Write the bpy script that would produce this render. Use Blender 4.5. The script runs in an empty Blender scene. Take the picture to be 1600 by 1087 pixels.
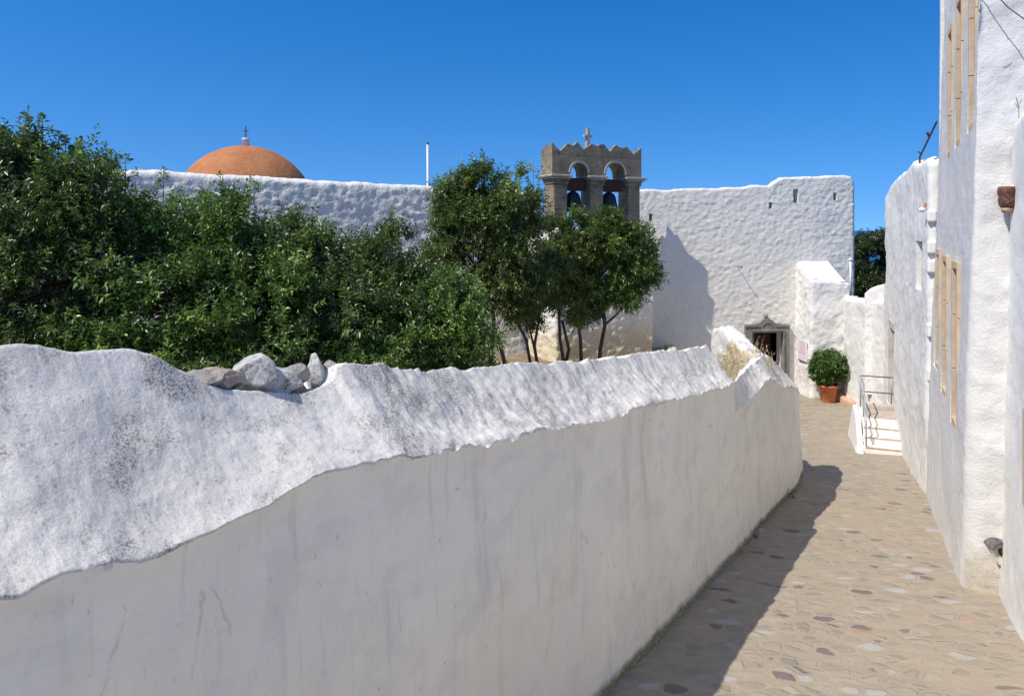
import bpy, bmesh, math, random
import numpy as np
from mathutils import Vector

# ------------------------------------------------------------------ camera, sky, sun, exposure
S = bpy.context.scene
COL = S.collection
F = 1150.0                       # focal length in photo pixels
CX, HY = 800.0, 358.0            # centre column, horizon row
cam = bpy.data.cameras.new("camera"); camo = bpy.data.objects.new("camera", cam); COL.objects.link(camo)
camo.location = (0, 0, 0); camo.rotation_euler = (math.radians(90), 0, 0)
cam.sensor_width = 36; cam.lens = 36 * F / 1600; cam.shift_y = -(543.5 - HY) / 1600
cam.clip_end = 90000; cam.clip_start = .05
S.camera = camo

SUN_AZ, SUN_EL = 238.5, 53.5     # azimuth clockwise from +Y, elevation
sa, se = math.radians(SUN_AZ), math.radians(SUN_EL)
to_sun = Vector((math.sin(sa) * math.cos(se), math.cos(sa) * math.cos(se), math.sin(se)))
W = bpy.data.worlds.new("World"); S.world = W; W.use_nodes = True
wn = W.node_tree; wn.nodes.clear()
sky = wn.nodes.new('ShaderNodeTexSky'); sky.sky_type = 'NISHITA'; sky.sun_disc = False
sky.sun_elevation = se; sky.sun_rotation = sa
sky.air_density = 1.0; sky.dust_density = 0.6; sky.ozone_density = 3.0; sky.altitude = 300
tc = wn.nodes.new('ShaderNodeTexCoord'); mpv = wn.nodes.new('ShaderNodeMapping'); mpv.inputs['Location'].default_value = (0, 0, .17)
wn.links.new(tc.outputs['Generated'], mpv.inputs['Vector']); nv = wn.nodes.new('ShaderNodeVectorMath'); nv.operation = 'NORMALIZE'
wn.links.new(mpv.outputs[0], nv.inputs[0]); wn.links.new(nv.outputs[0], sky.inputs['Vector'])
hs = wn.nodes.new('ShaderNodeHueSaturation'); hs.inputs['Saturation'].default_value = 1.42; hs.inputs['Hue'].default_value = .507
bg = wn.nodes.new('ShaderNodeBackground'); bg.inputs['Strength'].default_value = .132; hs.inputs['Value'].default_value = 1.05
wo = wn.nodes.new('ShaderNodeOutputWorld')
wn.links.new(sky.outputs[0], hs.inputs['Color']); wn.links.new(hs.outputs[0], bg.inputs[0]); wn.links.new(bg.outputs[0], wo.inputs[0])
sl = bpy.data.lights.new("sun", 'SUN'); sl.energy = 3.9; sl.angle = math.radians(.53); sl.color = (1, .925, .83)
slo = bpy.data.objects.new("sun", sl); COL.objects.link(slo)
slo.rotation_euler = to_sun.to_track_quat('Z', 'Y').to_euler(); slo.location = (-20, -20, 40)
S.view_settings.view_transform = 'Standard'; S.view_settings.look = 'None'
S.view_settings.gamma = 1; S.view_settings.exposure = 0.34
try:
    S.cycles.max_bounces = 10; S.cycles.diffuse_bounces = 8; S.cycles.transparent_max_bounces = 6
except Exception: pass

random.seed(7); RNG = np.random.default_rng(11)
def P(px, py, Y): return Vector(((px - CX) / F * Y, Y, (HY - py) / F * Y))

# ------------------------------------------------------------------ numpy noise
def _h(ix, iy, iz, s):
    n = (ix.astype(np.int64) * 374761393 + iy.astype(np.int64) * 668265263 + iz.astype(np.int64) * 2147483647 + s * 974634777) & 0xffffffff
    n = ((n ^ (n >> 13)) * 1274126177) & 0xffffffff
    n = (n ^ (n >> 16)) * 2246822519 & 0xffffffff
    return ((n ^ (n >> 15)) & 0xffffff) / float(0xffffff)
def vn(x, y, z=0, seed=0):
    x, y, z = np.broadcast_arrays(np.asarray(x, float), np.asarray(y, float), np.asarray(z, float))
    ix, iy, iz = np.floor(x), np.floor(y), np.floor(z)
    fx, fy, fz = x - ix, y - iy, z - iz
    fx, fy, fz = [f * f * f * (f * (f * 6 - 15) + 10) for f in (fx, fy, fz)]
    r = 0
    for a in (0, 1):
        for b in (0, 1):
            for c in (0, 1):
                w = (fx if a else 1 - fx) * (fy if b else 1 - fy) * (fz if c else 1 - fz)
                r = r + w * _h(ix + a, iy + b, iz + c, seed)
    return r * 2 - 1
def fbm(x, y, z=0, o=4, seed=0, g=.5):
    r, a = 0, 1.0
    for k in range(o):
        r = r + a * vn(np.asarray(x) * 2 ** k, np.asarray(y) * 2 ** k, np.asarray(z) * 2 ** k, seed + k * 17); a *= g
    return r
def worley(x, y, seed=0, jit=.85, jy=None):
    jy = jit if jy is None else jy
    x, y = np.broadcast_arrays(np.asarray(x, float), np.asarray(y, float))
    ix, iy = np.floor(x), np.floor(y); f1 = np.full(x.shape, 9.); f2 = f1.copy(); idv = np.zeros(x.shape)
    for a in (-1, 0, 1):
        for b in (-1, 0, 1):
            cx, cy = ix + a, iy + b; z = np.zeros_like(cx)
            px = cx + .5 + jit * (_h(cx, cy, z, seed) - .5); py = cy + .5 + jy * (_h(cx, cy, z, seed + 5) - .5)
            d = np.hypot(x - px, y - py); m = d < f1
            f2 = np.where(m, f1, np.minimum(f2, d)); idv = np.where(m, _h(cx, cy, z, seed + 9), idv); f1 = np.where(m, d, f1)
    return f1, f2, idv

# ------------------------------------------------------------------ objects and tags
def tag(o, label, cat, group=None, kind=None):
    if label: o['label'] = label
    if cat: o['category'] = cat
    if group: o['group'] = group
    if kind: o['kind'] = kind
    return o
def thing(name, loc, label, cat, group=None):
    o = bpy.data.objects.new(name, None); COL.objects.link(o); o.location = loc; o.empty_display_size = .2
    return tag(o, label, cat, group)
def obj(name, verts, faces, mat, parent=None, origin=None, smooth=True):
    me = bpy.data.meshes.new(name)
    v = np.asarray(verts, dtype=float).reshape(-1, 3)
    org = np.zeros(3)
    if parent is None and origin is not None: org = np.array(origin, float)
    me.from_pydata((v - org).tolist(), [], [tuple(int(i) for i in f) for f in faces])
    if smooth: me.polygons.foreach_set('use_smooth', [True] * len(me.polygons))
    me.update()
    o = bpy.data.objects.new(name, me); COL.objects.link(o); o.location = org.tolist()
    for m in (mat if isinstance(mat, (list, tuple)) else [mat]): me.materials.append(m)
    if parent is not None:
        o.parent = parent
        p = parent; L = Vector((0, 0, 0))
        while p is not None: L += p.location; p = p.parent
        o.location = -L
    return o
def rel(parent_loc): return parent_loc
class MB:
    """collects shapes into one mesh"""
    def __init__(s): s.v = []; s.f = []
    def add(s, v, f):
        n = len(s.v); s.v += [tuple(p) for p in v]; s.f += [tuple(i + n for i in q) for q in f]; return s
    def frame_box(s, o, a, b, c):
        """box with corner o and edge vectors a, b, c"""
        o, a, b, c = map(Vector, (o, a, b, c))
        v = [o, o + a, o + a + b, o + b, o + c, o + a + c, o + a + b + c, o + b + c]
        f = [(0, 3, 2, 1), (4, 5, 6, 7), (0, 1, 5, 4), (1, 2, 6, 5), (2, 3, 7, 6), (3, 0, 4, 7)]
        if a.cross(b).dot(c) < 0: f = [q[::-1] for q in f]
        return s.add(v, f)
    def tube(s, pts, rad, n=8, cap=True):
        pts = [Vector(p) for p in pts]; rad = rad if isinstance(rad, (list, tuple)) else [rad] * len(pts)
        v = []; f = []; up = Vector((0.13, .21, 1)).normalized()
        for i, p in enumerate(pts):
            t = (pts[min(i + 1, len(pts) - 1)] - pts[max(i - 1, 0)]).normalized()
            a = t.cross(up); 
            if a.length < .05: a = t.cross(Vector((1, 0, 0)))
            a.normalize(); b = t.cross(a)
            for k in range(n):
                q = 2 * math.pi * k / n; v.append(p + (a * math.cos(q) + b * math.sin(q)) * rad[i])
        for i in range(len(pts) - 1):
            for k in range(n):
                k2 = (k + 1) % n; f.append((i * n + k, i * n + k2, (i + 1) * n + k2, (i + 1) * n + k))
        if cap:
            f.append(tuple(range(n))[::-1]); f.append(tuple((len(pts) - 1) * n + k for k in range(n)))
        return s.add(v, f)
    def lathe(s, c, prof, n=24):
        c = Vector(c); v = []; f = []
        for r, z in prof:
            for k in range(n):
                q = 2 * math.pi * k / n; v.append((c.x + r * math.cos(q), c.y + r * math.sin(q), c.z + z))
        for i in range(len(prof) - 1):
            for k in range(n):
                k2 = (k + 1) % n; f.append((i * n + k, i * n + k2, (i + 1) * n + k2, (i + 1) * n + k))
        f.append(tuple(range(n))[::-1]); f.append(tuple((len(prof) - 1) * n + k for k in range(n)))
        return s.add(v, f)
    def build(s, name, mat, parent=None, origin=None, smooth=False, bevel=0):
        o = obj(name, s.v, s.f, mat, parent, origin, smooth)
        if bevel:
            m = o.modifiers.new('bevel', 'BEVEL'); m.width = bevel; m.segments = 2; m.limit_method = 'ANGLE'
        return o

# ------------------------------------------------------------------ materials
def newmat(name, rough=.9):
    m = bpy.data.materials.new(name); m.use_nodes = True; nt = m.node_tree
    b = nt.nodes['Principled BSDF']; b.inputs['Roughness'].default_value = rough
    b.inputs['Specular IOR Level'].default_value = .25
    return m, nt, b
def nd(nt, t, **kw):
    n = nt.nodes.new(t)
    for k, v in kw.items():
        if k in n.inputs: n.inputs[k].default_value = v
        else: setattr(n, k, v)
    return n
def coords(nt, scale=(1, 1, 1)):
    g = nd(nt, 'ShaderNodeNewGeometry'); mp = nd(nt, 'ShaderNodeMapping'); mp.inputs['Scale'].default_value = scale
    nt.links.new(g.outputs['Position'], mp.inputs['Vector']); return mp.outputs['Vector']
def noise(nt, vec, scale, detail=4, rough=.55, dist=0):
    n = nd(nt, 'ShaderNodeTexNoise', Scale=scale, Detail=detail, Roughness=rough, Distortion=dist)
    nt.links.new(vec, n.inputs['Vector']); return n.outputs['Fac']
def ramp(nt, fac, a, b, lo=0., hi=1.):
    m = nd(nt, 'ShaderNodeMapRange'); m.interpolation_type = 'SMOOTHSTEP'
    for k, v in zip(('From Min', 'From Max', 'To Min', 'To Max'), (a, b, lo, hi)): m.inputs[k].default_value = v
    nt.links.new(fac, m.inputs['Value']); return m.outputs['Result']
def math_(nt, op, a, b):
    m = nd(nt, 'ShaderNodeMath'); m.operation = op
    for i, x in enumerate((a, b)):
        if isinstance(x, (int, float)): m.inputs[i].default_value = x
        else: nt.links.new(x, m.inputs[i])
    return m.outputs[0]
def mix(nt, fac, a, b, blend='MIX'):
    m = nd(nt, 'ShaderNodeMix'); m.data_type = 'RGBA'; m.blend_type = blend
    for i, x in ((0, fac), (6, a), (7, b)):
        if isinstance(x, (int, float)): m.inputs[i].default_value = x
        elif isinstance(x, tuple): m.inputs[i].default_value = (*x[:3], 1)
        else: nt.links.new(x, m.inputs[i])
    return m.outputs[2]
def bump(nt, b, h, dist, strength=1.0, prev=None):
    n = nd(nt, 'ShaderNodeBump', Strength=strength, Distance=dist); nt.links.new(h, n.inputs['Height'])
    if prev is not None: nt.links.new(prev, n.inputs['Normal'])
    nt.links.new(n.outputs[0], b.inputs['Normal']); return n.outputs[0]

def plaster(name, col, dirt=(.3, .29, .25), amt=.3, dscale=18, bscale=25, bdist=.012, lump=3.0, ldist=.03, streak=0., stain=0., low=None):
    m, nt, b = newmat(name, .92); v = coords(nt)
    big = noise(nt, v, .9, 3); mid = noise(nt, v, 5, 4); fine = noise(nt, v, dscale, 5, .7)
    c = mix(nt, ramp(nt, big, .3, .7), tuple(x * .93 for x in col), col)
    c = mix(nt, ramp(nt, mid, .35, .75, 0, .35), c, tuple(x * .86 for x in col))
    mask = math_(nt, 'MULTIPLY', ramp(nt, fine, .56, .70), ramp(nt, mid, .38, .66))
    c = mix(nt, math_(nt, 'MULTIPLY', mask, amt), c, dirt)
    if streak:
        vs = coords(nt, (6, 6, .55)); st = noise(nt, vs, 2.2, 5, .62)
        c = mix(nt, ramp(nt, st, .55, .75, 0, streak), c, (.42, .40, .37))
        vp = coords(nt, (26, 26, 7)); sp = noise(nt, vp, 1.6, 3, .6)
        c = mix(nt, ramp(nt, sp, .70, .78, 0, streak * 1.5), c, (.30, .28, .26))
    if streak:
        vc = nd(nt, 'ShaderNodeTexVoronoi', Scale=.9); vc.feature = 'DISTANCE_TO_EDGE'
        vw = nd(nt, 'ShaderNodeVectorMath'); vw.operation = 'MULTIPLY_ADD'; vw.inputs[1].default_value = (.16, .16, .10)
        nzc = nd(nt, 'ShaderNodeTexNoise', Scale=3.5, Detail=5); nt.links.new(v, nzc.inputs['Vector']); nt.links.new(nzc.outputs['Color'], vw.inputs[0])
        vsc = coords(nt, (1.1, 1.1, .45)); nt.links.new(vsc, vw.inputs[2]); nt.links.new(vw.outputs[0], vc.inputs['Vector'])
        crack = math_(nt, 'MULTIPLY', ramp(nt, vc.outputs['Distance'], .007, .002), ramp(nt, mid, .48, .58))
        c = mix(nt, math_(nt, 'MULTIPLY', crack, .28), c, (.30, .29, .27))
        c = mix(nt, ramp(nt, noise(nt, coords(nt, (1, 1, 1.6)), 1.9, 5, .62), .48, .64, 0, .30), c, (.60, .575, .53))
        c = mix(nt, ramp(nt, noise(nt, coords(nt, (2.2, 2.2, .22)), 1.6, 5, .6), .60, .72, 0, .35), c, (.50, .48, .45))
        chip = math_(nt, 'MULTIPLY', ramp(nt, noise(nt, coords(nt, (1, 1, .6)), 14, 4, .6), .68, .71), ramp(nt, big, .42, .55))
        c = mix(nt, math_(nt, 'MULTIPLY', chip, .6), c, (.45, .42, .38))
    if stain:
        vs = coords(nt, (1.3, 1.3, .16)); st = noise(nt, vs, 1.7, 4, .6)
        c = mix(nt, ramp(nt, st, .58, .74, 0, stain), c, (.56, .47, .34))
    if low is not None:                     # grime that starts at the foot of the wall
        g = nd(nt, 'ShaderNodeNewGeometry'); sp2 = nd(nt, 'ShaderNodeSeparateXYZ'); nt.links.new(g.outputs['Position'], sp2.inputs[0])
        hgt = math_(nt, 'ADD', sp2.outputs['Z'], low[0]) if not low[3] else math_(nt, 'ADD', math_(nt, 'ADD', sp2.outputs['Z'], low[0]), math_(nt, 'MULTIPLY', sp2.outputs['Y'], .1))
        hgt = math_(nt, 'ADD', hgt, math_(nt, 'MULTIPLY', mid, -low[1] * 1.2))
        lm = math_(nt, 'MULTIPLY', ramp(nt, hgt, 0, low[1], 1, 0), ramp(nt, fine, .25, .55, .5, 1))
        if name.startswith('facade'): lm = math_(nt, 'MULTIPLY', lm, ramp(nt, sp2.outputs['Y'], 8.45, 8.6, 1, 0))
        c = mix(nt, lm, c, low[2])
    nt.links.new(c, b.inputs['Base Color'])
    p = bump(nt, b, noise(nt, v, lump, 4, .6), ldist)
    bump(nt, b, noise(nt, v, bscale, 5, .65), bdist, 1, p)
    return m
WHITE = (.80, .80, .80)
M = {}
M['wall_face'] = plaster('plaster_shaded_face', (.85, .815, .725), amt=.25, dscale=34, bscale=22, bdist=.006, lump=2.2, ldist=.02, streak=.30, stain=.55, low=(3.3, .10, (.16, .15, .10), True))
def coping_mat():
    m, nt, b = newmat('coping_limewash', .95); v = coords(nt)
    big = noise(nt, v, 1.1, 4, .6); mid = noise(nt, v, 5, 5, .6); fine = noise(nt, v, 85, 4, .7); fine2 = noise(nt, v, 190, 3, .7); patch = noise(nt, v, 2.3, 5, .65)
    sx = nd(nt, 'ShaderNodeSeparateXYZ'); g = nd(nt, 'ShaderNodeNewGeometry'); nt.links.new(g.outputs['Position'], sx.inputs[0])
    nearw = ramp(nt, sx.outputs['Y'], 3.2, 9.0, 1.0, .12)      # older, more lichen-grown end of the wall
    c = mix(nt, nearw, (.80, .775, .71), (.755, .73, .665))
    c = mix(nt, ramp(nt, big, .35, .7, 0, .5), c, (.70, .685, .655), 'MULTIPLY')
    c = mix(nt, ramp(nt, mid, .50, .75, 0, .45), c, (.50, .485, .455))
    k0 = math_(nt, 'MULTIPLY', ramp(nt, patch, .47, .60), nearw)
    c = mix(nt, math_(nt, 'MULTIPLY', k0, .40), c, (.40, .385, .35))
    k1 = math_(nt, 'MULTIPLY', ramp(nt, fine, .50, .56), math_(nt, 'ADD', math_(nt, 'MULTIPLY', k0, .75), math_(nt, 'MULTIPLY', nearw, .16)))
    c = mix(nt, k1, c, (.17, .16, .13))
    k2 = math_(nt, 'MULTIPLY', ramp(nt, fine2, .54, .62), math_(nt, 'ADD', nearw, .25))
    c = mix(nt, math_(nt, 'MULTIPLY', k2, .30), c, (.20, .19, .17))
    dots = nd(nt, 'ShaderNodeTexVoronoi', Scale=26, Randomness=1.); nt.links.new(v, dots.inputs['Vector'])
    kd = math_(nt, 'MULTIPLY', ramp(nt, dots.outputs['Distance'], .24, .12), ramp(nt, mid, .47, .55))
    c = mix(nt, math_(nt, 'MULTIPLY', kd, math_(nt, 'MULTIPLY', nearw, .40)), c, (.15, .14, .12))
    nt.links.new(c, b.inputs['Base Color'])
    p = bump(nt, b, noise(nt, v, 7, 5, .6), .008)
    bump(nt, b, noise(nt, v, 60, 4, .7), .0030, 1, p)
    return m
M['coping'] = coping_mat()
M['rubble_white'] = plaster('limewashed_rubble', (.78, .76, .68), amt=.25, dscale=14, bscale=48, bdist=.006, lump=17, ldist=.012)
M['rubble_dirty'] = plaster('weathered_limewash', (.82, .80, .70), dirt=(.2, .2, .18), amt=.6, dscale=12, bscale=16, bdist=.02, lump=5, ldist=.05)
M['base_ochre'] = plaster('limewash_with_dry_lichen_foot', (.78, .77, .70), amt=.4, dscale=14, bscale=16, bdist=.02, lump=5, ldist=.05, low=(3.85, .75, (.62, .54, .36), False))
M['buttress'] = plaster('fresh_limewash_lumpy', (.76, .75, .71), amt=.1, bscale=14, bdist=.015, lump=4, ldist=.04)
M['facade'] = plaster('facade_limewash', (.76, .75, .70), dirt=(.42, .41, .38), amt=.55, dscale=30, bscale=30, bdist=.005, lump=6, ldist=.012)
M['facade_dirtyfoot'] = plaster('facade_limewash_grey_foot', (.67, .66, .62), dirt=(.42, .41, .38), amt=.55, dscale=30, bscale=38, bdist=.008, lump=9, ldist=.014, low=(4.05, .32, (.45, .41, .33), False))
M['ochre'] = plaster('straw_coloured_earth_render', (.62, .52, .33), dirt=(.75, .68, .5), amt=.9, dscale=30, bscale=40, bdist=.03, lump=8, ldist=.04)

def patched_wall():
    m, nt, b = newmat('straw_render_under_white_cap', .95); v = coords(nt)
    g = nd(nt, 'ShaderNodeNewGeometry'); sp = nd(nt, 'ShaderNodeSeparateXYZ'); nt.links.new(g.outputs['Position'], sp.inputs[0])
    fine = noise(nt, v, 26, 5, .7); mid = noise(nt, v, 5, 5, .65)
    oc = mix(nt, ramp(nt, fine, .38, .62), (.46, .36, .19), (.72, .63, .42))
    oc = mix(nt, ramp(nt, mid, .48, .66, 0, .6), oc, (.50, .46, .40))
    wh = mix(nt, ramp(nt, mid, .4, .7), (.78, .77, .71), (.68, .665, .60))
    ztop = ramp(nt, sp.outputs['Y'], 12.3, 14.2, -2.10, -1.88); drop = ramp(nt, sp.outputs['Y'], 13.35, 14.25, .05, .72)
    h = math_(nt, 'SUBTRACT', math_(nt, 'SUBTRACT', ztop, drop), sp.outputs['Z'])
    h = math_(nt, 'ADD', h, math_(nt, 'MULTIPLY', math_(nt, 'SUBTRACT', mid, .5), .30))
    nt.links.new(mix(nt, ramp(nt, h, -.01, .01), wh, oc), b.inputs['Base Color'])
    p = bump(nt, b, noise(nt, v, 8, 5, .65), .035); bump(nt, b, fine, .02, 1, p); return m
M['ochre'] = patched_wall()
def stone(name, c1, c2, dark, scale=6, bd=.02, blocks=None, dark_amt=.8):
    m, nt, b = newmat(name, .9); v = coords(nt)
    c = mix(nt, ramp(nt, noise(nt, v, scale * .4, 4), .3, .7), c1, c2)
    c = mix(nt, math_(nt, 'MULTIPLY', ramp(nt, noise(nt, v, scale * 1.3, 6, .7), .5, .68), dark_amt), c, dark)
    if blocks:
        g = nd(nt, 'ShaderNodeNewGeometry'); sp = nd(nt, 'ShaderNodeSeparateXYZ'); nt.links.new(g.outputs['Position'], sp.inputs[0])
        zz = math_(nt, 'ADD', math_(nt, 'DIVIDE', sp.outputs['Z'], blocks), math_(nt, 'MULTIPLY', noise(nt, v, 2.5, 3), .25))
        fr_ = math_(nt, 'ABSOLUTE', math_(nt, 'SUBTRACT', math_(nt, 'FRACT', zz, 0), .5), 0)
        c = mix(nt, math_(nt, 'MULTIPLY', ramp(nt, fr_, .455, .48), .55), c, dark)
        cell = math_(nt, 'FLOOR', zz, 0); wn_ = nd(nt, 'ShaderNodeTexWhiteNoise'); wn_.noise_dimensions = '1D'; nt.links.new(cell, wn_.inputs['W'])
        c = mix(nt, math_(nt, 'MULTIPLY', wn_.outputs['Value'], .35), c, c2)
    nt.links.new(c, b.inputs['Base Color'])
    p = bump(nt, b, noise(nt, v, scale * 1.5, 5, .65), bd)
    bump(nt, b, noise(nt, v, scale * 8, 4, .7), bd * .3, 1, p)
    return m
M['tower_stone'] = stone('weathered_tower_stone', (.18, .15, .105), (.33, .265, .175), (.075, .068, .055), 5, .05, blocks=.31, dark_amt=1.)
M['tower_trim'] = stone('tower_cornice_stone', (.36, .34, .30), (.44, .41, .35), (.15, .14, .12), 8, .02, dark_amt=.6)
M['frame_stone'] = stone('grey_door_stone', (.19, .19, .17), (.26, .26, .235), (.10, .10, .09), 6, .01)
M['tan_stone'] = stone('tan_window_stone', (.50, .39, .26), (.60, .48, .33), (.38, .28, .18), 5, .008, dark_amt=.5)
M['pale_stone'] = stone('pale_door_stone', (.50, .46, .38), (.60, .55, .46), (.32, .29, .24), 5, .008, dark_amt=.5)
M['rock_white'] = stone('white_loose_rock', (.42, .41, .38), (.68, .66, .62), (.20, .18, .15), 16, .02, dark_amt=.85)
M['rock_grey'] = stone('grey_loose_rock', (.30, .28, .25), (.45, .43, .39), (.12, .11, .09), 10, .02)
M['rock_brown'] = stone('brown_loose_rock', (.30, .21, .14), (.45, .40, .34), (.12, .09, .06), 10, .02)
M['brick'] = stone('orange_brick_step', (.55, .30, .19), (.62, .42, .30), (.45, .38, .32), 8, .01)
M['dome'] = stone('orange_dome_render', (.40, .15, .055), (.50, .20, .08), (.42, .26, .16), 5, .02, dark_amt=.75)

def flat(name, c, rough=.6, metal=0, nscale=20, var=.15, bd=.002):
    m, nt, b = newmat(name, rough); v = coords(nt)
    cc = mix(nt, ramp(nt, noise(nt, v, nscale, 4), .3, .7), tuple(x * (1 - var) for x in c), tuple(min(1, x * (1 + var)) for x in c))
    nt.links.new(cc, b.inputs['Base Color']); b.inputs['Metallic'].default_value = metal
    bump(nt, b, noise(nt, v, nscale * 2, 4), bd); return m
M['terracotta'] = flat('terracotta', (.50, .17, .075), .8, var=.25)
M['soil'] = flat('soil', (.07, .05, .035), 1)
M['red_door'] = flat('dark_red_door_wood', (.055, .018, .015), .6)
M['grey_wood'] = flat('grey_painted_wood', (.20, .22, .22), .6)
M['dark'] = flat('painted_dark_interior', (.02, .02, .022), .9)  # near-black colour painted in for the darkness inside doorway, slots and spout
M['steel'] = flat('galvanised_steel', (.36, .39, .42), .5, .4)
M['iron'] = flat('rusty_iron', (.10, .06, .05), .8)
M['bronze'] = flat('dark_bronze', (.045, .045, .04), .5, .5)
M['old_timber'] = flat('red_brown_timber', (.06, .032, .024), .8)
M['white_paint'] = flat('white_painted_pipe', (.72, .72, .70), .5)
M['ceramic'] = flat('brown_glazed_ceramic', (.13, .060, .042), .45, var=.6, nscale=30, bd=.01)
M['tile'] = flat('old_roof_tile', (.42, .30, .20), .85, var=.5, nscale=25)
M['tile_dark'] = flat('slate_grey_tile_rim', (.12, .11, .115), .85, var=.3, nscale=25)
M['cream'] = flat('cream_limewash_step', (.80, .77, .70), .9, var=.06, nscale=6, bd=.01)
M['tread'] = flat('brown_plastered_floor', (.46, .38, .32), .9, var=.15, nscale=8)
M['cable'] = flat('black_cable', (.03, .03, .03), .6)
M['bark'] = flat('grey_brown_bark', (.11, .085, .065), .95, var=.4, nscale=30, bd=.02)
M['sign_paper'] = flat('white_laminated_sheet', (.78, .74, .76), .4, var=.02)
M['sign_ink'] = flat('faded_pink_ink', (.72, .36, .50), .5, var=.05)
M['sign_grey'] = flat('faded_grey_ink', (.52, .48, .52), .5, var=.05)
M['glass'] = flat('grey_window_glass', (.10, .13, .15), .15, var=.1)
M['coral'] = flat('coral_plastic', (.6, .15, .1), .5)
M['earth'] = flat('dry_garden_earth', (.22, .17, .11), 1, var=.3, nscale=3, bd=.03)

def leafmat(name, c, tip, rough=.36, transl=.32, rib=0):
    m, nt, b = newmat(name, rough)
    a = nd(nt, 'ShaderNodeAttribute'); a.attribute_name = 'var'
    col = mix(nt, ramp(nt, a.outputs['Fac'], 0, .8), tuple(x * .6 for x in c), c)
    col = mix(nt, ramp(nt, a.outputs['Fac'], .60, .92), col, tip)
    nt.links.new(col, b.inputs['Base Color']); b.inputs['Specular IOR Level'].default_value = .6
    tr = nd(nt, 'ShaderNodeBsdfTranslucent'); nt.links.new(mix(nt, .5, col, (.10, .20, .02)), tr.inputs[0])
    ms = nd(nt, 'ShaderNodeMixShader'); ms.inputs[0].default_value = transl
    out = nt.nodes['Material Output']
    nt.links.new(b.outputs[0], ms.inputs[1]); nt.links.new(tr.outputs[0], ms.inputs[2]); nt.links.new(ms.outputs[0], out.inputs[0])
    return m
M['leaf_dark'] = leafmat('dark_leaf', (.105, .155, .042), (.27, .39, .09))
M['leaf_mid'] = leafmat('mid_green_leaf', (.110, .195, .042), (.31, .46, .09))
M['leaf_olive'] = leafmat('olive_green_leaf', (.125, .180, .045), (.31, .40, .09))
M['leaf_far'] = leafmat('far_leaf', (.050, .074, .026), (.08, .11, .035))
M['leaf_pot'] = leafmat('pot_leaf', (.065, .15, .022), (.14, .26, .05), .4)
M['dry'] = leafmat('dry_grass', (.66, .54, .30), (.75, .66, .42), .9, .2)
M['dry_brown'] = leafmat('dry_brown_weed', (.24, .12, .05), (.35, .20, .09), .9, .2)
M['weed'] = leafmat('small_weed', (.06, .12, .03), (.12, .2, .05))

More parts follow.
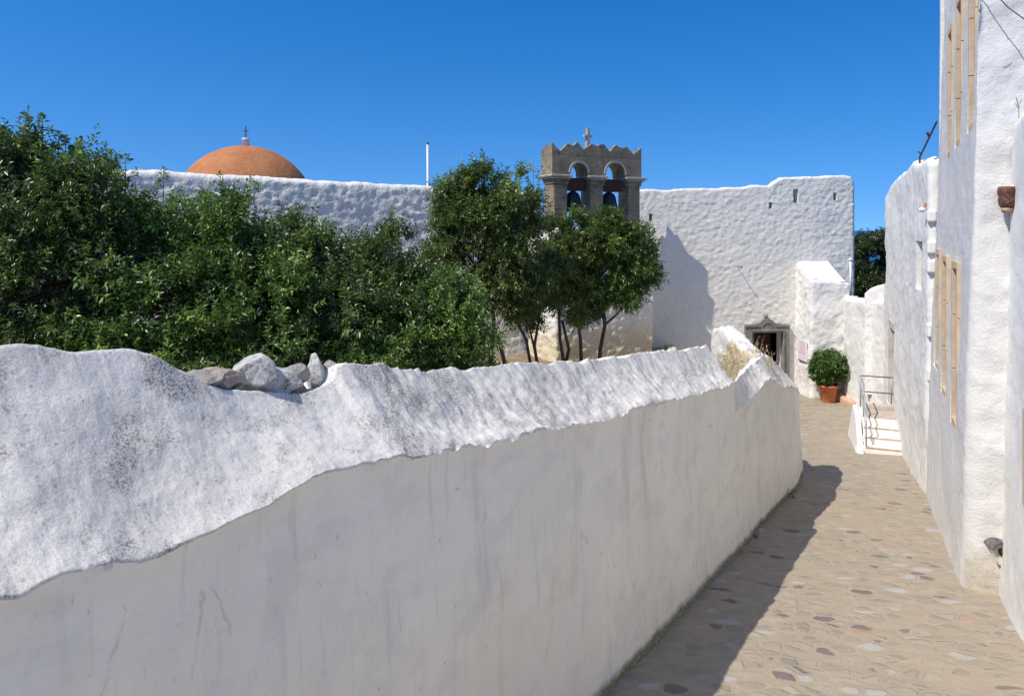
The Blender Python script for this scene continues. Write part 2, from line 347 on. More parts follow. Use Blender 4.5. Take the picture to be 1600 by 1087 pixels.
def lane_mat():
    m, nt, b = newmat('flagstone_paving', .85)
    g = nd(nt, 'ShaderNodeNewGeometry'); mp = nd(nt, 'ShaderNodeMapping'); mp.inputs['Rotation'].default_value = (0, 0, math.radians(12))
    nt.links.new(g.outputs['Position'], mp.inputs['Vector'])
    v0 = mp.outputs['Vector']
    nz = nd(nt, 'ShaderNodeTexNoise', Scale=2.2, Detail=3); nt.links.new(v0, nz.inputs['Vector'])
    vm = nd(nt, 'ShaderNodeVectorMath'); vm.operation = 'MULTIPLY_ADD'; nt.links.new(nz.outputs['Color'], vm.inputs[0])
    vm.inputs[1].default_value = (.10, .10, 0); nt.links.new(v0, vm.inputs[2])
    mp2 = nd(nt, 'ShaderNodeMapping'); mp2.inputs['Scale'].default_value = (4.3, 6.9, 0); nt.links.new(vm.outputs[0], mp2.inputs['Vector'])
    ce = nd(nt, 'ShaderNodeTexVoronoi'); ce.feature = 'F1'; ce.inputs['Scale'].default_value = 1; ce.inputs['Randomness'].default_value = .85
    ed = nd(nt, 'ShaderNodeTexVoronoi'); ed.feature = 'DISTANCE_TO_EDGE'; ed.inputs['Scale'].default_value = 1; ed.inputs['Randomness'].default_value = .85
    for n in (ce, ed): nt.links.new(mp2.outputs[0], n.inputs['Vector'])
    v = coords(nt)
    fine = noise(nt, v, 24, 5, .7); mid = noise(nt, v, 6, 4, .6); grain = noise(nt, v, 110, 3, .7)
    sep = nd(nt, 'ShaderNodeSeparateColor'); nt.links.new(ce.outputs['Color'], sep.inputs[0])
    r, gg, bb = sep.outputs[0], sep.outputs[1], sep.outputs[2]
    st = mix(nt, r, (.255, .23, .18), (.375, .335, .27))
    st = mix(nt, ramp(nt, gg, .80, .83), st, (.17, .145, .135))
    st = mix(nt, ramp(nt, gg, .87, .89), st, (.38, .375, .345))
    st = mix(nt, ramp(nt, gg, .955, .965), st, (.38, .27, .19))
    st = mix(nt, ramp(nt, fine, .48, .72, 0, .35), st, (.25, .215, .17))
    mo = mix(nt, ramp(nt, mid, .3, .7), (.315, .265, .195), (.37, .315, .235))
    dd = math_(nt, 'ADD', ce.outputs['Distance'], math_(nt, 'MULTIPLY', math_(nt, 'SUBTRACT', fine, .5), .55))
    blob = ramp(nt, dd, .60, .48); edge = ramp(nt, math_(nt, 'ADD', ed.outputs['Distance'], math_(nt, 'MULTIPLY', math_(nt, 'SUBTRACT', fine, .5), .12)), .05, .14)
    line = math_(nt, 'MULTIPLY', ramp(nt, math_(nt, 'ADD', ed.outputs['Distance'], math_(nt, 'MULTIPLY', math_(nt, 'SUBTRACT', fine, .5), .08)), .035, .01), ramp(nt, mid, .42, .58))
    mk = math_(nt, 'MULTIPLY', blob, edge)
    vis = math_(nt, 'MAXIMUM', ramp(nt, bb, .1, .5, .6, 1), ramp(nt, gg, .79, .83))
    c = mix(nt, math_(nt, 'MULTIPLY', mk, vis), mo, st)
    c = mix(nt, math_(nt, 'MULTIPLY', line, .20), c, (.17, .14, .11))
    big = noise(nt, v, .5, 3)
    c = mix(nt, ramp(nt, big, .45, .65, 0, .3), c, (.38, .315, .22))
    c = mix(nt, ramp(nt, grain, .55, .75, 0, .35), c, (.26, .225, .18))
    nt.links.new(c, b.inputs['Base Color'])
    h = math_(nt, 'ADD', math_(nt, 'MULTIPLY', mk, .5), math_(nt, 'MULTIPLY', mid, .6))
    p = bump(nt, b, h, .013)
    bump(nt, b, fine, .008, 1, p)
    return m
M['lane'] = lane_mat()
def sea_mat():
    m, nt, b = newmat('sea_water', .35); nt.links.new(mix(nt, noise(nt, coords(nt), .002, 3), (.02, .09, .20), (.03, .12, .25)), b.inputs['Base Color']); return m
M['sea'] = sea_mat()
M['hill'] = flat('dry_scrub_hillside', (.13, .12, .07), 1, var=.5, nscale=.08, bd=.5)

# ------------------------------------------------------------------ setting: lane, garden ground, terrain, sea
def laneZ(Y):
    Y = np.asarray(Y, float)
    return np.where(Y < 16, -(3.3 + .1 * Y), -(4.9 + .055 * (Y - 16)))
WD = np.array((.5294, .8484)); WN = np.array((-.8484, .5294)); WR = np.array((.7, 6.2))
def wallx(Y): return .7 + .624 * (Y - 6.2)
def sheet(name, X, Y, Z, mat, label=None):
    n, k = X.shape; v = np.stack([X, Y, Z], -1).reshape(-1, 3)
    i = np.arange(n * k).reshape(n, k); f = np.stack([i[:-1, :-1], i[:-1, 1:], i[1:, 1:], i[1:, :-1]], -1).reshape(-1, 4)
    o = obj(name, v, f, mat); o['kind'] = 'structure'; return o
ys = np.arange(-9, 24.6, .06); vs_ = np.linspace(0, 1, 90)
lx = np.where(ys < 14, wallx(ys) - .25, 5.3 - (ys - 14) * .06); rx = np.where(ys < 8.4, 6.2 - (8.4 - ys) * .42, np.where(ys < 12.5, 5.9 + (ys - 8.4) * .466, 7.9 + (ys - 12.5) * .4)); rx = np.where(ys > 19.5, 12, rx)
Y, V = np.meshgrid(ys, vs_, indexing='ij'); X = lx[:, None] + (rx - lx)[:, None] * V
f1, f2, idv = worley(X * 3 + fbm(X * 2, Y * 2) * .3, Y * 4.6 + fbm(X * 2, Y * 2, 3) * .3, 4)
Z = laneZ(Y) + .012 * fbm(X * .8, Y * .8, 0, 3) + .010 * np.clip((f2 - f1) * 3, 0, 1) + .006 * idv
sheet('lane', X, Y, Z, M['lane'])
ys = np.arange(-9, 26, .3)
Y, V = np.meshgrid(ys, np.linspace(0, 1, 40), indexing='ij')
lx = np.where(ys < 13.5, -17.8, np.minimum(.95 - (23.45 - ys) * 1.883, 1.0)) - .1
rx = np.where(ys < 11.5, wallx(ys) - .45, 3.9 + np.clip(ys - 14.6, 0, 20) * .1)
X = lx[:, None] + (rx - lx)[:, None] * V
sheet('garden_ground', X, Y, -3.82 + .06 * fbm(X, Y, 0, 3), M['earth'])
r = np.concatenate([np.linspace(0, 60, 16), np.geomspace(70, 900, 20)]); a = np.linspace(0, 2 * math.pi, 73)
R, A = np.meshgrid(r, a, indexing='ij'); X = R * np.sin(A); Y = R * np.cos(A)
Z = -5.75 - np.clip(R - 45, 0, None) * .17 + np.clip(R - 45, 0, 200) * .015 * fbm(X / 60, Y / 60, 0, 3)
Z = np.where(R > 800, -140, Z)
sheet('hillside', X, Y, Z, M['hill'])
r = np.array([0, 500, 2000, 10000, 60000.]); R, A = np.meshgrid(r, a, indexing='ij')
sheet('sea', R * np.sin(A), R * np.cos(A), np.full(R.shape, -110.) , M['sea'])

# ------------------------------------------------------------------ wall builder
def dense_path(pts, r=.06):
    pts = [Vector((p[0], p[1])) for p in pts]; out = [pts[0]]
    for i in range(1, len(pts) - 1):
        a, b, c = pts[i - 1], pts[i], pts[i + 1]; d1 = (a - b).normalized(); d2 = (c - b).normalized()
        p1, p2 = b + d1 * r, b + d2 * r
        for k in range(9):
            t = k / 8; out.append(p1 * (1 - t) ** 2 + b * 2 * t * (1 - t) + p2 * t * t)
    out.append(pts[-1]); q = np.array([(p.x, p.y) for p in out])
    L = np.concatenate([[0], np.cumsum(np.hypot(*np.diff(q, axis=0).T))])
    uu = np.arange(0, L[-1], .01); uu = np.append(uu, L[-1])
    x = np.interp(uu, L, q[:, 0]); y = np.interp(uu, L, q[:, 1])
    tx = np.gradient(x, uu); ty = np.gradient(y, uu); n = np.hypot(tx, ty)
    return uu, x, y, ty / n, -tx / n
def u_of(path, xy):
    uu, x, y, _, _ = path; return float(uu[np.argmin((x - xy[0]) ** 2 + (y - xy[1]) ** 2)])
def slab(pts, zb, zt, thick=.5, step=.06, zstep=.06, disp=None, rt=.06, openings=(), r=.06, K=6, batter=0., roof=False, topnoise=.02, path=None, seed=0, through=()):
    path = path or dense_path(pts, r); uu, x, y, nx, ny = path
    ztf = zt if callable(zt) else (lambda u: np.full(np.shape(u), float(zt)))
    us = list(np.arange(0, uu[-1], step)) + [uu[-1]]
    zmax = float(np.max(ztf(uu))); zs = list(np.arange(zb, zmax, zstep)) + [zmax]
    def snap(a, vals):
        a = np.array(a)
        for v in vals: a = a[np.abs(a - v) > .012]; a = np.append(a, v)
        return np.unique(np.round(a, 5))
    us = snap(us, [o[0] for o in openings] + [o[1] for o in openings]); zs = snap(zs, [o[2] for o in openings] + [o[3] for o in openings])
    U, Zg = np.meshgrid(us, zs, indexing='ij'); top = ztf(us)[:, None]; top = top + topnoise * fbm(us * 2.3, seed + 3, 0, 4)[:, None]
    Zc = np.minimum(Zg, top)
    PX, PY = np.interp(U, uu, x), np.interp(U, uu, y); NX, NY = np.interp(U, uu, nx), np.interp(U, uu, ny)
    d = disp(U, Zc) if disp is not None else 0 * U
    tt = np.clip((Zc - (top - rt)) / rt, 0, 1); d = d - rt * (1 - np.sqrt(np.clip(1 - tt * tt, 0, 1))) + batter * (-Zc)
    v = np.stack([PX + NX * d, PY + NY * d, Zc], -1); nU, nZ = U.shape
    verts = v.reshape(-1, 3).tolist(); faces = []; idx = np.arange(nU * nZ).reshape(nU, nZ)
    inside = np.zeros((nU - 1, nZ - 1), bool)
    for (a, b, c, e, dep) in openings:
        ui = (us[:-1] >= a - 1e-4) & (us[1:] <= b + 1e-4); zi = (zs[:-1] >= c - 1e-4) & (zs[1:] <= e + 1e-4)
        inside |= ui[:, None] & zi[None, :]
    for i in range(nU - 1):
        for j in range(nZ - 1):
            if inside[i, j]: continue
            if Zc[i, j + 1] - Zc[i, j] < 1e-6 and Zc[i + 1, j + 1] - Zc[i + 1, j] < 1e-6: continue
            q = [idx[i, j], idx[i + 1, j], idx[i + 1, j + 1], idx[i, j + 1]]
            faces.append(q)
    for (a, b, c, e, dep) in openings:
        ia, ib = int(np.argmin(abs(us - a))), int(np.argmin(abs(us - b))); jc, je = int(np.argmin(abs(zs - c))), int(np.argmin(abs(zs - e)))
        ring = [(i, jc) for i in range(ia, ib)] + [(ib, j) for j in range(jc, je)] + [(i, je) for i in range(ib, ia, -1)] + [(ia, j) for j in range(je, jc, -1)]
        im = (ia + ib) // 2; n = np.array((NX[im, 0], NY[im, 0], 0)); base = len(verts); R_ = len(ring)
        for (i, j) in ring: verts.append(v[i, j].tolist())
        for (i, j) in ring:
            w = v[i, j].copy(); fc = d[i, j]; w -= n * (dep + fc - batter * (-Zc[i, j])); verts.append(w.tolist())
        for k in range(R_):
            k2 = (k + 1) % R_; faces.append([base + k, base + k2, base + R_ + k2, base + R_ + k][::-1])
    topi = idx[:, -1]
    if roof:
        faces.append(list(topi))
    else:
        prev = list(topi); ft = v[:, -1, :]; nb0 = len(verts)
        n3 = np.stack([np.interp(us, uu, nx), np.interp(us, uu, ny), 0 * us], -1)
        for k in range(1, K + 1):
            w = ft - n3 * (thick - rt) * k / K; w[:, 2] += topnoise * .6 * fbm(us * 6, k * 1.3, seed, 3) - (rt * .7 if k == K else 0)
            b = len(verts); verts += w.tolist(); cur = list(range(b, b + nU))
            for i in range(nU - 1): faces.append([prev[i], prev[i + 1], cur[i + 1], cur[i]])
            prev = cur
        lev = sorted({max(zb, q) for o in through for q in (o[2], o[3])} | {zb}, reverse=True); zprev = 1e9
        for zz_ in lev:
            act = [o for o in through if o[2] <= zz_ + 1e-6 and o[3] >= min(zprev, o[3] + 1) - 1e-6 and o[3] > zz_] if zprev < 1e8 else []
            w = ft - n3 * thick; w[:, 2] = np.minimum(zz_, w[:, 2]); b = len(verts); verts += w.tolist(); cur = list(range(b, b + nU))
            for i in range(nU - 1):
                if any(us[i] >= o[0] - 1e-4 and us[i + 1] <= o[1] + 1e-4 for o in act): continue
                faces.append([prev[i], prev[i + 1], cur[i + 1], cur[i]])
            prev = cur; zprev = zz_
        for side in (0, -1):
            ring = list(idx[side, :]) + [topi[0 if side == 0 else -1] + 0]
            ring = list(idx[side, :]); kk = [nU * nZ] 
            e0 = 0 if side == 0 else nU - 1
            nb = nb0
            ring += [nb + nU * k + e0 for k in range(K + len(lev))]
            dup = len(verts); verts += [verts[i] for i in ring]
            f = list(range(dup, dup + len(ring))); faces.append(f if side == -1 else f[::-1])
    return verts, faces
def rubble(s=3.2, sz=5.5, amp=.035, seed=0, amp2=.012):
    def f(u, z):
        wu = u + .12 * fbm(u * 1.7, z * 1.7, seed, 3); wz = z + .06 * fbm(u * 2, z * 2, seed + 5, 3)
        f1, f2, idv = worley(wu * s, wz * sz, seed, .95, .55); e = np.clip((f2 - f1) * 4.0, 0, 1)
        return amp * (np.sqrt(e) * (.35 + .95 * idv) - .6) + amp2 * fbm(u * 9, z * 9, seed, 4) + amp * .7 * fbm(u * .9, z * .9, seed + 2, 3)
    return f
def lumpy(amp=.02, s=1.5, amp2=.006, seed=0):
    return lambda u, z: amp * fbm(u * s, z * s, seed, 4) + amp2 * fbm(u * 12, z * 12, seed, 3)

# ------------------------------------------------------------------ garden wall along the lane (foreground)
def on_plane(px, t):
    r = (px - CX) / F; w = (r * (WR[1] + WN[1] * t) - WR[0] - WN[0] * t) / (WD[0] - WD[1] * r)
    Yv = WR[1] + WD[1] * w + WN[1] * t; return w, Yv
def tab(pts):
    out = []
    for p in pts:
        w, Yv = on_plane(p[0], p[2]); out.append((w, (HY - p[1]) / F * Yv, p[2]))
    out.sort(); return np.array(out)
edge1 = [(-150, 945), (-60, 940), (0, 935), (25, 930), (60, 912), (100, 893), (170, 877), (215, 874), (260, 862), (300, 845), (370, 812), (420, 786), (460, 760), (495, 740), (520, 733), (560, 724), (600, 716), (640, 714), (700, 700), (760, 690), (810, 680), (860, 668), (910, 660), (960, 648), (1010, 632), (1060, 622), (1100, 612), (1130, 604), (1145, 597)]
ridge1 = [(-200, 560, .68), (-80, 548, .66), (0, 545, .65), (60, 543, .63), (110, 555, .60), (150, 552, .60), (200, 550, .58), (235, 556, .55), (250, 563, .54), (275, 578, .52), (300, 590, .50), (320, 603, .47), (350, 611, .46), (420, 616, .45), (470, 620, .43), (500, 608, .43), (520, 600, .43), (527, 578, .44), (540, 569, .45), (560, 572, .45), (600, 575, .45), (640, 580, .45), (680, 583, .45), (720, 580, .45), (800, 570, .44), (870, 570, .43), (910, 567, .42), (960, 560, .40), (1010, 552, .38), (1060, 548, .36), (1105, 543, .345)]
edge2 = [(1147, 640), (1155, 636), (1168, 628), (1180, 615), (1192, 600), (1200, 592), (1212, 598), (1222, 606), (1235, 604), (1245, 607), (1256, 614)]
ridge2 = [(1147, 599, .05), (1152, 593, .08), (1170, 574, .2), (1195, 554, .28), (1205, 560, .28), (1215, 568, .28), (1240, 590, .22), (1253, 606, .1)]
E1 = tab([(a, b, 0) for a, b in edge1]); R1 = tab(ridge1); E2 = tab([(a, b, 0) for a, b in edge2]); R2 = tab(ridge2)
WS = E1[-1, 0] + .02
WEND = 9.15
ws = [-12, -10.5, -9, -8, -7, -6, -5]
px = -160.
while True:
    w = on_plane(px, 0)[0]
    if w > WEND: break
    ws.append(w); px += 1.6 if w < 1 else 1.1
ws.append(WEND); ws = np.array(sorted(ws)); ws = np.unique(np.concatenate([ws, [WS - .01, WS + .01]]))
def two(w, A, B, c): return np.where(w < WS, np.interp(w, A[:, 0], A[:, c]), np.interp(w, B[:, 0], B[:, c]))
zE = two(ws, E1, E2, 1); zR = two(ws, R1, R2, 1); tR = two(ws, R1, R2, 2)
rag = .007 * fbm(ws * 5, 0, 0, 5, 3, .6) + (.005 * fbm(ws * 26, 2, 0, 3, 6, .7) + .012 * np.clip(fbm(ws * 11, 3, 0, 3, 7), 0, 1)) * np.clip((ws + 3.4) / .8, .12, 1) + .02 * np.clip(fbm(ws * 3.0, 5, 0, 4, 8), 0, 1) * (ws > -3)
rag2 = np.where(ws > WS, 2.2, 1.); zE0 = zE; ragz = rag * rag2
zRn = np.where(ws > -2.3, .018, .005) * fbm(ws * 7, 9, 0, 5, 4, .6)
zR = np.maximum(zR, zE + .03)
NC = 64; NF = 70
vg = []; tau = np.linspace(0, 1, NC)
zl = laneZ(WR[1] + WD[1] * ws) - .35
rows = []   # each row: list over w of (t, z)
endcurl = np.clip((ws - 7.6) / 1.35, 0, 1) ** 2 * .10          # the wall turns away from the lane at its end
for k in range(NF):                                            # face, foot to lip
    q = k / (NF - 1); z = zl + (zE - zl) * q
    t = -.10 * (1 - q) + .02 * fbm(ws * .9, z * .9, 1, 3, 2) + .006 * fbm(ws * 6, z * 3, 2, 4, 5) + .02 * 0
    lip = np.clip((q - .93) / .07, 0, 1) ** 2 * .026
    rows.append((t - lip, z - ragz * np.clip((q - .9) / .1, 0, 1)))
for k in range(NC):                                            # coping, lip to ridge
    q = tau[k]
    prof = .62 * q + .38 * q ** 2.0 if k else 0
    z = zE + (zR - zE) * prof + .012 - ragz * max(0, 1 - q / .10) ** 1.5 + zRn * max(0, (q - .75) / .25) ** 1.5
    t = -.028 + (tR + .028) * q + .02 * 0
    fade = math.sin(math.pi * min(1, .15 + q * .85)) ** .5 if q < 1 else 0
    cross = tR * q * 1.4
    d = .016 * fbm(ws * 1.7, cross * 2.0, 7, 3, 21, .5) + .004 * fbm(ws * 9, cross * 9, 5, 3, 23) + .0018 * fbm(ws * 24, cross * 24, 2, 3, 22)
    right = np.clip((ws + 2.9) / .9, 0, 1)
    stre = fbm(ws * 7.5 + cross * 4.5, cross * 1.2, 3, 4, 31, .6); stre2 = np.abs(fbm(ws * 4.2 + cross * 3, cross * 1.6, 1, 3, 33))
    d = d + right * (.013 * stre + .020 * (stre2 - .35) + .010 * fbm(ws * 14, cross * 9, 5, 3, 34))
    d = d * (.35 + .65 * fade)
    rows.append((t - d * .6, z + d * .8))
sh = [(.10, -.02), (.28, -.07), (.36, -.30)]                   # behind the ridge
for (a, b) in sh: rows.append((tR + a * np.clip(tR / .4, .3, 1), zR + zRn * .6 + b + .015 * fbm(ws * 5, a * 9, 0, 4, 41)))
rows.append((tR + .42, np.full(ws.shape, -5.9)))
NRW = len(rows); n = len(ws)
T = np.array([r_[0] for r_ in rows]); ZZ = np.array([r_[1] for r_ in rows])
fade_end = endcurl[None, :]
XX = WR[0] + WD[0] * ws[None, :] + WN[0] * (T + fade_end); YY = WR[1] + WD[1] * ws[None, :] + WN[1] * (T + fade_end)
vv = np.stack([XX, YY, ZZ], -1); idx = np.arange(NRW * n).reshape(NRW, n)
gw = thing('garden_wall', (0.7, 6.2, -4.0), 'long thick whitewashed wall with sloping speckled coping running along the left of the lane', 'wall')
def band(a, b):
    sub = vv[a:b + 1].reshape(-1, 3); k = b - a + 1; i = np.arange(k * n).reshape(k, n)
    return sub, np.stack([i[:-1, :-1], i[:-1, 1:], i[1:, 1:], i[1:, :-1]], -1).reshape(-1, 4).tolist()
v_, f_ = band(0, NF - 1); obj('wall_face', v_, f_, M['wall_face'], gw)
v_, f_ = band(NF - 1, NRW - 1)
k = NRW - NF + 1; ring = [j * n + n - 1 for j in range(k)]
obj('coping', v_, f_, M['coping'], gw)
# end of the wall: closing face
ringv = vv[:, -1, :]; obj('wall_end', ringv, [list(range(NRW))], M['wall_face'], gw, smooth=False)

# wall turning away from the end of the lane wall (side wall with straw-coloured render)
path = dense_path([(4.9, 23.7), (3.98, 14.7), (4.02, 12.35)], .1)
uC = u_of(path, (3.98, 14.7)); uE = path[0][-1]
def ztD(u): return np.where(u < uC - .25, -3.7, np.where(u < uC, -3.7 + (u - uC + .25) / .25 * 1.8, np.interp(u, [uC, uC + .5, uE], [-1.95, -1.86, -2.14])))
sw = thing('side_wall', (4.1, 13, -5), 'short garden wall behind the coping with straw-coloured render and a white cap', 'wall')
v_, f_ = slab(None, -5.4, ztD, .30, .05, .06, lumpy(.03, 3, .014, 3), .07, path=path, topnoise=.03); obj('wall', v_, f_, M['ochre'], sw)
uu, x_, y_, nx_, ny_ = path
# ------------------------------------------------------------------ long wall behind the trees
pA = dense_path([(-17.6, 13.6), (.95, 23.45)], .1)
v_, f_ = slab(None, -4.2, lambda u: np.interp(u, [0, 9.2, 17.36, 21], [1.75, 1.48, 1.285, 1.20]), .55, .07, .06, rubble(4.2, 7.5, .028, 3, .012), .16, path=pA, topnoise=.025, batter=.07)
o = obj('monastery_wall', v_, f_, M['rubble_dirty'], origin=(-6, 16, -4)); tag(o, 'long weathered stone wall in shade behind the trees with the orange dome above it', 'wall')

# ------------------------------------------------------------------ fortress wall with the doorway
DW = [(4.05, 23.80), (11.38, 24.44), (12.6, 30)]
pD = dense_path(DW, .10); dn = Vector((.0870, -.9962, 0)); dr = Vector((.9962, .0870, 0))
def uD(px):
    r_ = (px - CX) / F; x0, y0 = 4.05, 23.80; return (r_ * y0 - x0) / (.9962 - .0870 * r_)
def YD(px): return 23.80 + .0870 * uD(px)
def zD(px, py): return (HY - py) / F * YD(px)
kx = [uD(q) for q in (1003, 1120, 1204, 1213, 1222, 1260, 1318, 1330, 1336)]
kz = [zD(1003, 297), zD(1120, 294), zD(1204, 289), zD(1213, 283), zD(1222, 278), zD(1260, 276), zD(1318, 274), zD(1330, 275), zD(1336, 284)]
slots = [(uD(1239.5), uD(1247.5), zD(1243, 317), zD(1243, 295), .30), (uD(1302), uD(1308), zD(1305, 313), zD(1305, 301), .45),
         (uD(1201), uD(1207), zD(1204, 326), zD(1204, 316), .45), (uD(1014), uD(1020), zD(1017, 345), zD(1017, 334), .45)]
door_o = (uD(1172), uD(1222), -5.8, zD(1200, 519), .42)
fw = thing('fortress_wall', (8, 24.2, -5.3), 'tall lumpy whitewashed fortress wall with a grey-framed doorway and small black slots', 'wall')
v_, f_ = slab(None, -5.8, lambda u: np.interp(u, kx, kz), .30, .04, .035, rubble(5.2, 8.8, .012, 11, .008), .07, openings=slots + [door_o], path=pD, topnoise=.025, through=[slots[0], door_o])
obj('wall', v_, f_, M['rubble_white'], fw)
def DP(u, z, out=0): return Vector((4.05, 23.80, 0)) + dr * u + dn * out + Vector((0, 0, z))
for s_ in slots[1:]:
    mb = MB(); mb.frame_box(DP(s_[0] - .02, s_[2] - .02, -.40), dr * (s_[1] - s_[0] + .04), dn * -.03, (0, 0, s_[3] - s_[2] + .04)); mb.build('slot_back', M['dark'], fw)  # near-black plate paints the darkness at the bottom of each slot
# stone door frame with pediment
o0, o1, zt_ = door_o[0], door_o[1], door_o[3]; fwid = .20
outline = [(o0 - fwid, -5.5), (o0 - fwid, zt_ + .26), (o0 + .12, zt_ + .27), (o0 + .28, zt_ + .32), (o0 + .42, zt_ + .43), ((o0 + o1) / 2, zt_ + .47), (o1 - .42, zt_ + .43), (o1 - .28, zt_ + .32), (o1 - .12, zt_ + .28), (o1 + fwid, zt_ + .27), (o1 + fwid, -5.5), (o1, -5.5), (o1, zt_), (o0, zt_), (o0, -5.5)]
nO = len(outline); V_ = [DP(a, b, .11) for a, b in outline] + [DP(a, b, -.10) for a, b in outline]
Fc = [list(range(nO))] + [[i, i + nO, (i + 1) % nO + nO, (i + 1) % nO] for i in range(nO)]
fr = obj('door_frame', V_, Fc, M['frame_stone'], fw, smooth=False)
mb = MB()
for a, b, c, d_ in ((o0 - .03, -5.5, .05, zt_ + 5.5 + .05), (o1 - .02, -5.5, .05, zt_ + 5.5 + .05)): mb.frame_box(DP(a, b, .113), dr * c, dn * .035, (0, 0, d_))
mb.frame_box(DP(o0 - .03, zt_ + .052, .113), dr * (o1 - o0 + .06), dn * .05, (0, 0, .045))
mb.frame_box(DP(o0 - fwid - .02, zt_ + .20, .113), dr * .50, dn * .03, (0, 0, .04)); mb.frame_box(DP(o1 + fwid - .48, zt_ + .20, .113), dr * .50, dn * .03, (0, 0, .04))
mb.build('frame_moulding', M['frame_stone'], fr, bevel=.008)
mb = MB(); cc = (o0 + o1) / 2
for k in range(9):
    a0, a1 = math.pi * k / 9, math.pi * (k + 1) / 9
    mb.tube([DP(cc + .17 * math.cos(a0), zt_ + .2 + .13 * math.sin(a0), .12), DP(cc + .17 * math.cos(a1), zt_ + .2 + .13 * math.sin(a1), .12)], .018, 6)
mb.lathe(DP(cc - .02, zt_ + .46, .03), [(.02, 0), (.07, .03), (.05, .07), (.07, .10), (.02, .14)], 10)
mb.build('carved_crest', M['frame_stone'], fr, smooth=True)
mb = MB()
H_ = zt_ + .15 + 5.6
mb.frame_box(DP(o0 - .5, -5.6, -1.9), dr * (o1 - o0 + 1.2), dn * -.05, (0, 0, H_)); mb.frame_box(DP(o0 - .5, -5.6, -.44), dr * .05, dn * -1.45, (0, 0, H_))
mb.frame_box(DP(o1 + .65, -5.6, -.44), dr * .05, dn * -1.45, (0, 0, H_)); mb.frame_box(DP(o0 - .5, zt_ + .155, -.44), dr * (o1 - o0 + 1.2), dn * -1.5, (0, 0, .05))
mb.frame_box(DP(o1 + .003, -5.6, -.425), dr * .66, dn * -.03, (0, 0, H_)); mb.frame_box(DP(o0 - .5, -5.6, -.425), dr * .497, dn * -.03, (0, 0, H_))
mb.build('passage', M['dark'], fw)  # box walls coloured near-black: the shade behind the doorway is painted
dl = MB(); dl.frame_box(DP(o0 + .34, -5.35, -.62), dr * .62, dn * .045, (0, 0, 1.92))
for k in range(3): dl.frame_box(DP(o0 + .40, -5.27 + .60 * k, -.572), dr * .50, dn * .018, (0, 0, .52))
dd = dl.build('door', M['red_door'], fw, bevel=.006)
mb = MB(); mb.tube([DP(o0 + .44, -4.4, -.55), DP(o0 + .44, -4.25, -.51)], .014, 6); mb.build('handle', M['iron'], dd)
mb = MB(); mb.frame_box(DP(o0 + .01, -5.35, -.50), dr * .32, dn * .04, (0, 0, 1.90)); mb.build('shutter_panel', M['grey_wood'], fw, bevel=.006)

# buttress right of the doorway
bx0, bx1, by0, by1 = 9.36, 10.45, 23.0, 24.35
bt = thing('buttress', (9.9, 23.5, -5.3), 'bright white buttress with sloping top and a small slot projecting beside the doorway', 'buttress')
pB = dense_path([(bx0, by1 + .1), (bx0 - .02, by0), (bx1 + .05, by0 - .06)], .12)
uc = u_of(pB, (bx0, by0))
def ztB(u): return np.where(u < uc, np.interp(u, [0, uc], [-1.05, -1.60]), np.interp(u, [uc, pB[0][-1]], [-1.60, -1.68]))
so = (uc - .50, uc - .40, zD(1252, 470) + .02, zD(1252, 456) + .02, .2)
v_, f_ = slab(None, -5.6, ztB, .3, .05, .05, lumpy(.03, 1.8, .012, 5), .05, openings=[so], path=pB, topnoise=.01)
obj('wall', v_, f_, M['buttress'], bt)
mb = MB(); n_ = 14; g = []
for i in range(n_ + 1):
    row = []
    for j in range(n_ + 1):
        a, b = i / n_, j / n_
        xx = bx0 + .03 + (bx1 - bx0 - .03 + .16 * 0) * a; yy = by0 + .02 + (by1 - by0) * b
        zz = -1.61 + .60 * b - .05 * a + .015 * float(fbm(a * 4, b * 4, 0, 3))
        row.append((xx, yy, zz))
    g.append(row)
vv2 = [p for r_ in g for p in r_]; ff = [(i * (n_ + 1) + j, (i + 1) * (n_ + 1) + j, (i + 1) * (n_ + 1) + j + 1, i * (n_ + 1) + j + 1) for i in range(n_) for j in range(n_)]
obj('sloping_top', vv2, ff, M['buttress'], bt)
mb = MB(); V8 = [(bx1, by0 + .02, -5.6), (bx1 + .10, by0 + .02, -5.6), (bx1 + .05, by0 - .0, -1.66)]
# right cheek, spreading towards its foot
mb.add([(bx1 + .04, by0 - .05, -5.6), (bx1 + .04, by1, -5.6), (bx1 + .02, by1, -1.07), (bx1 + .02, by0 - .03, -1.66), (bx1 + .46, by1, -5.6), (bx1 + .46, by1, -2.3)], [(0, 4, 5, 3), (3, 5, 2)])
mb.build('cheek', M['buttress'], bt)
mb = MB(); mb.frame_box((bx0 + .16, by0 + .38, so[2] - .02), (.02, 0, 0), (0, .14, 0), (0, 0, so[3] - so[2] + .04)); mb.build('slot_back', M['dark'], bt)
# notice on the buttress
nx0 = bx0 - .035
sg = thing('notice_sheet', (nx0, 23.6, -4.2), 'white paper notice with faded pink print on the buttress beside the doorway', 'notice')
ya, yb, za, zb_ = 23.93, 23.22, -4.20, -3.55
mb = MB(); mb.frame_box((nx0 - .028, ya, za), (.012, 0, 0), (0, yb - ya, 0), (0, 0, zb_ - za)); mb.build('sheet', M['sign_paper'], sg)
mb = MB(); mg = MB(); rr = random.Random(3)
for k in range(12):
    z = zb_ - .05 - k * .033; L = rr.uniform(.35, .58); m_ = (.71 - L) / 2
    (mg if k < 3 else mb).frame_box((nx0 - .031, ya - m_, z), (.002, 0, 0), (0, -L, 0), (0, 0, .013))
for k in range(7):
    y = ya - .08 - k * .082
    mb.frame_box((nx0 - .031, y, za + .17), (.002, 0, 0), (0, -.018, 0), (0, 0, .085)); mb.frame_box((nx0 - .0315, y - .018, za + .17 + .03 * (k % 3)), (.002, 0, 0), (0, -.03, 0), (0, 0, .022))
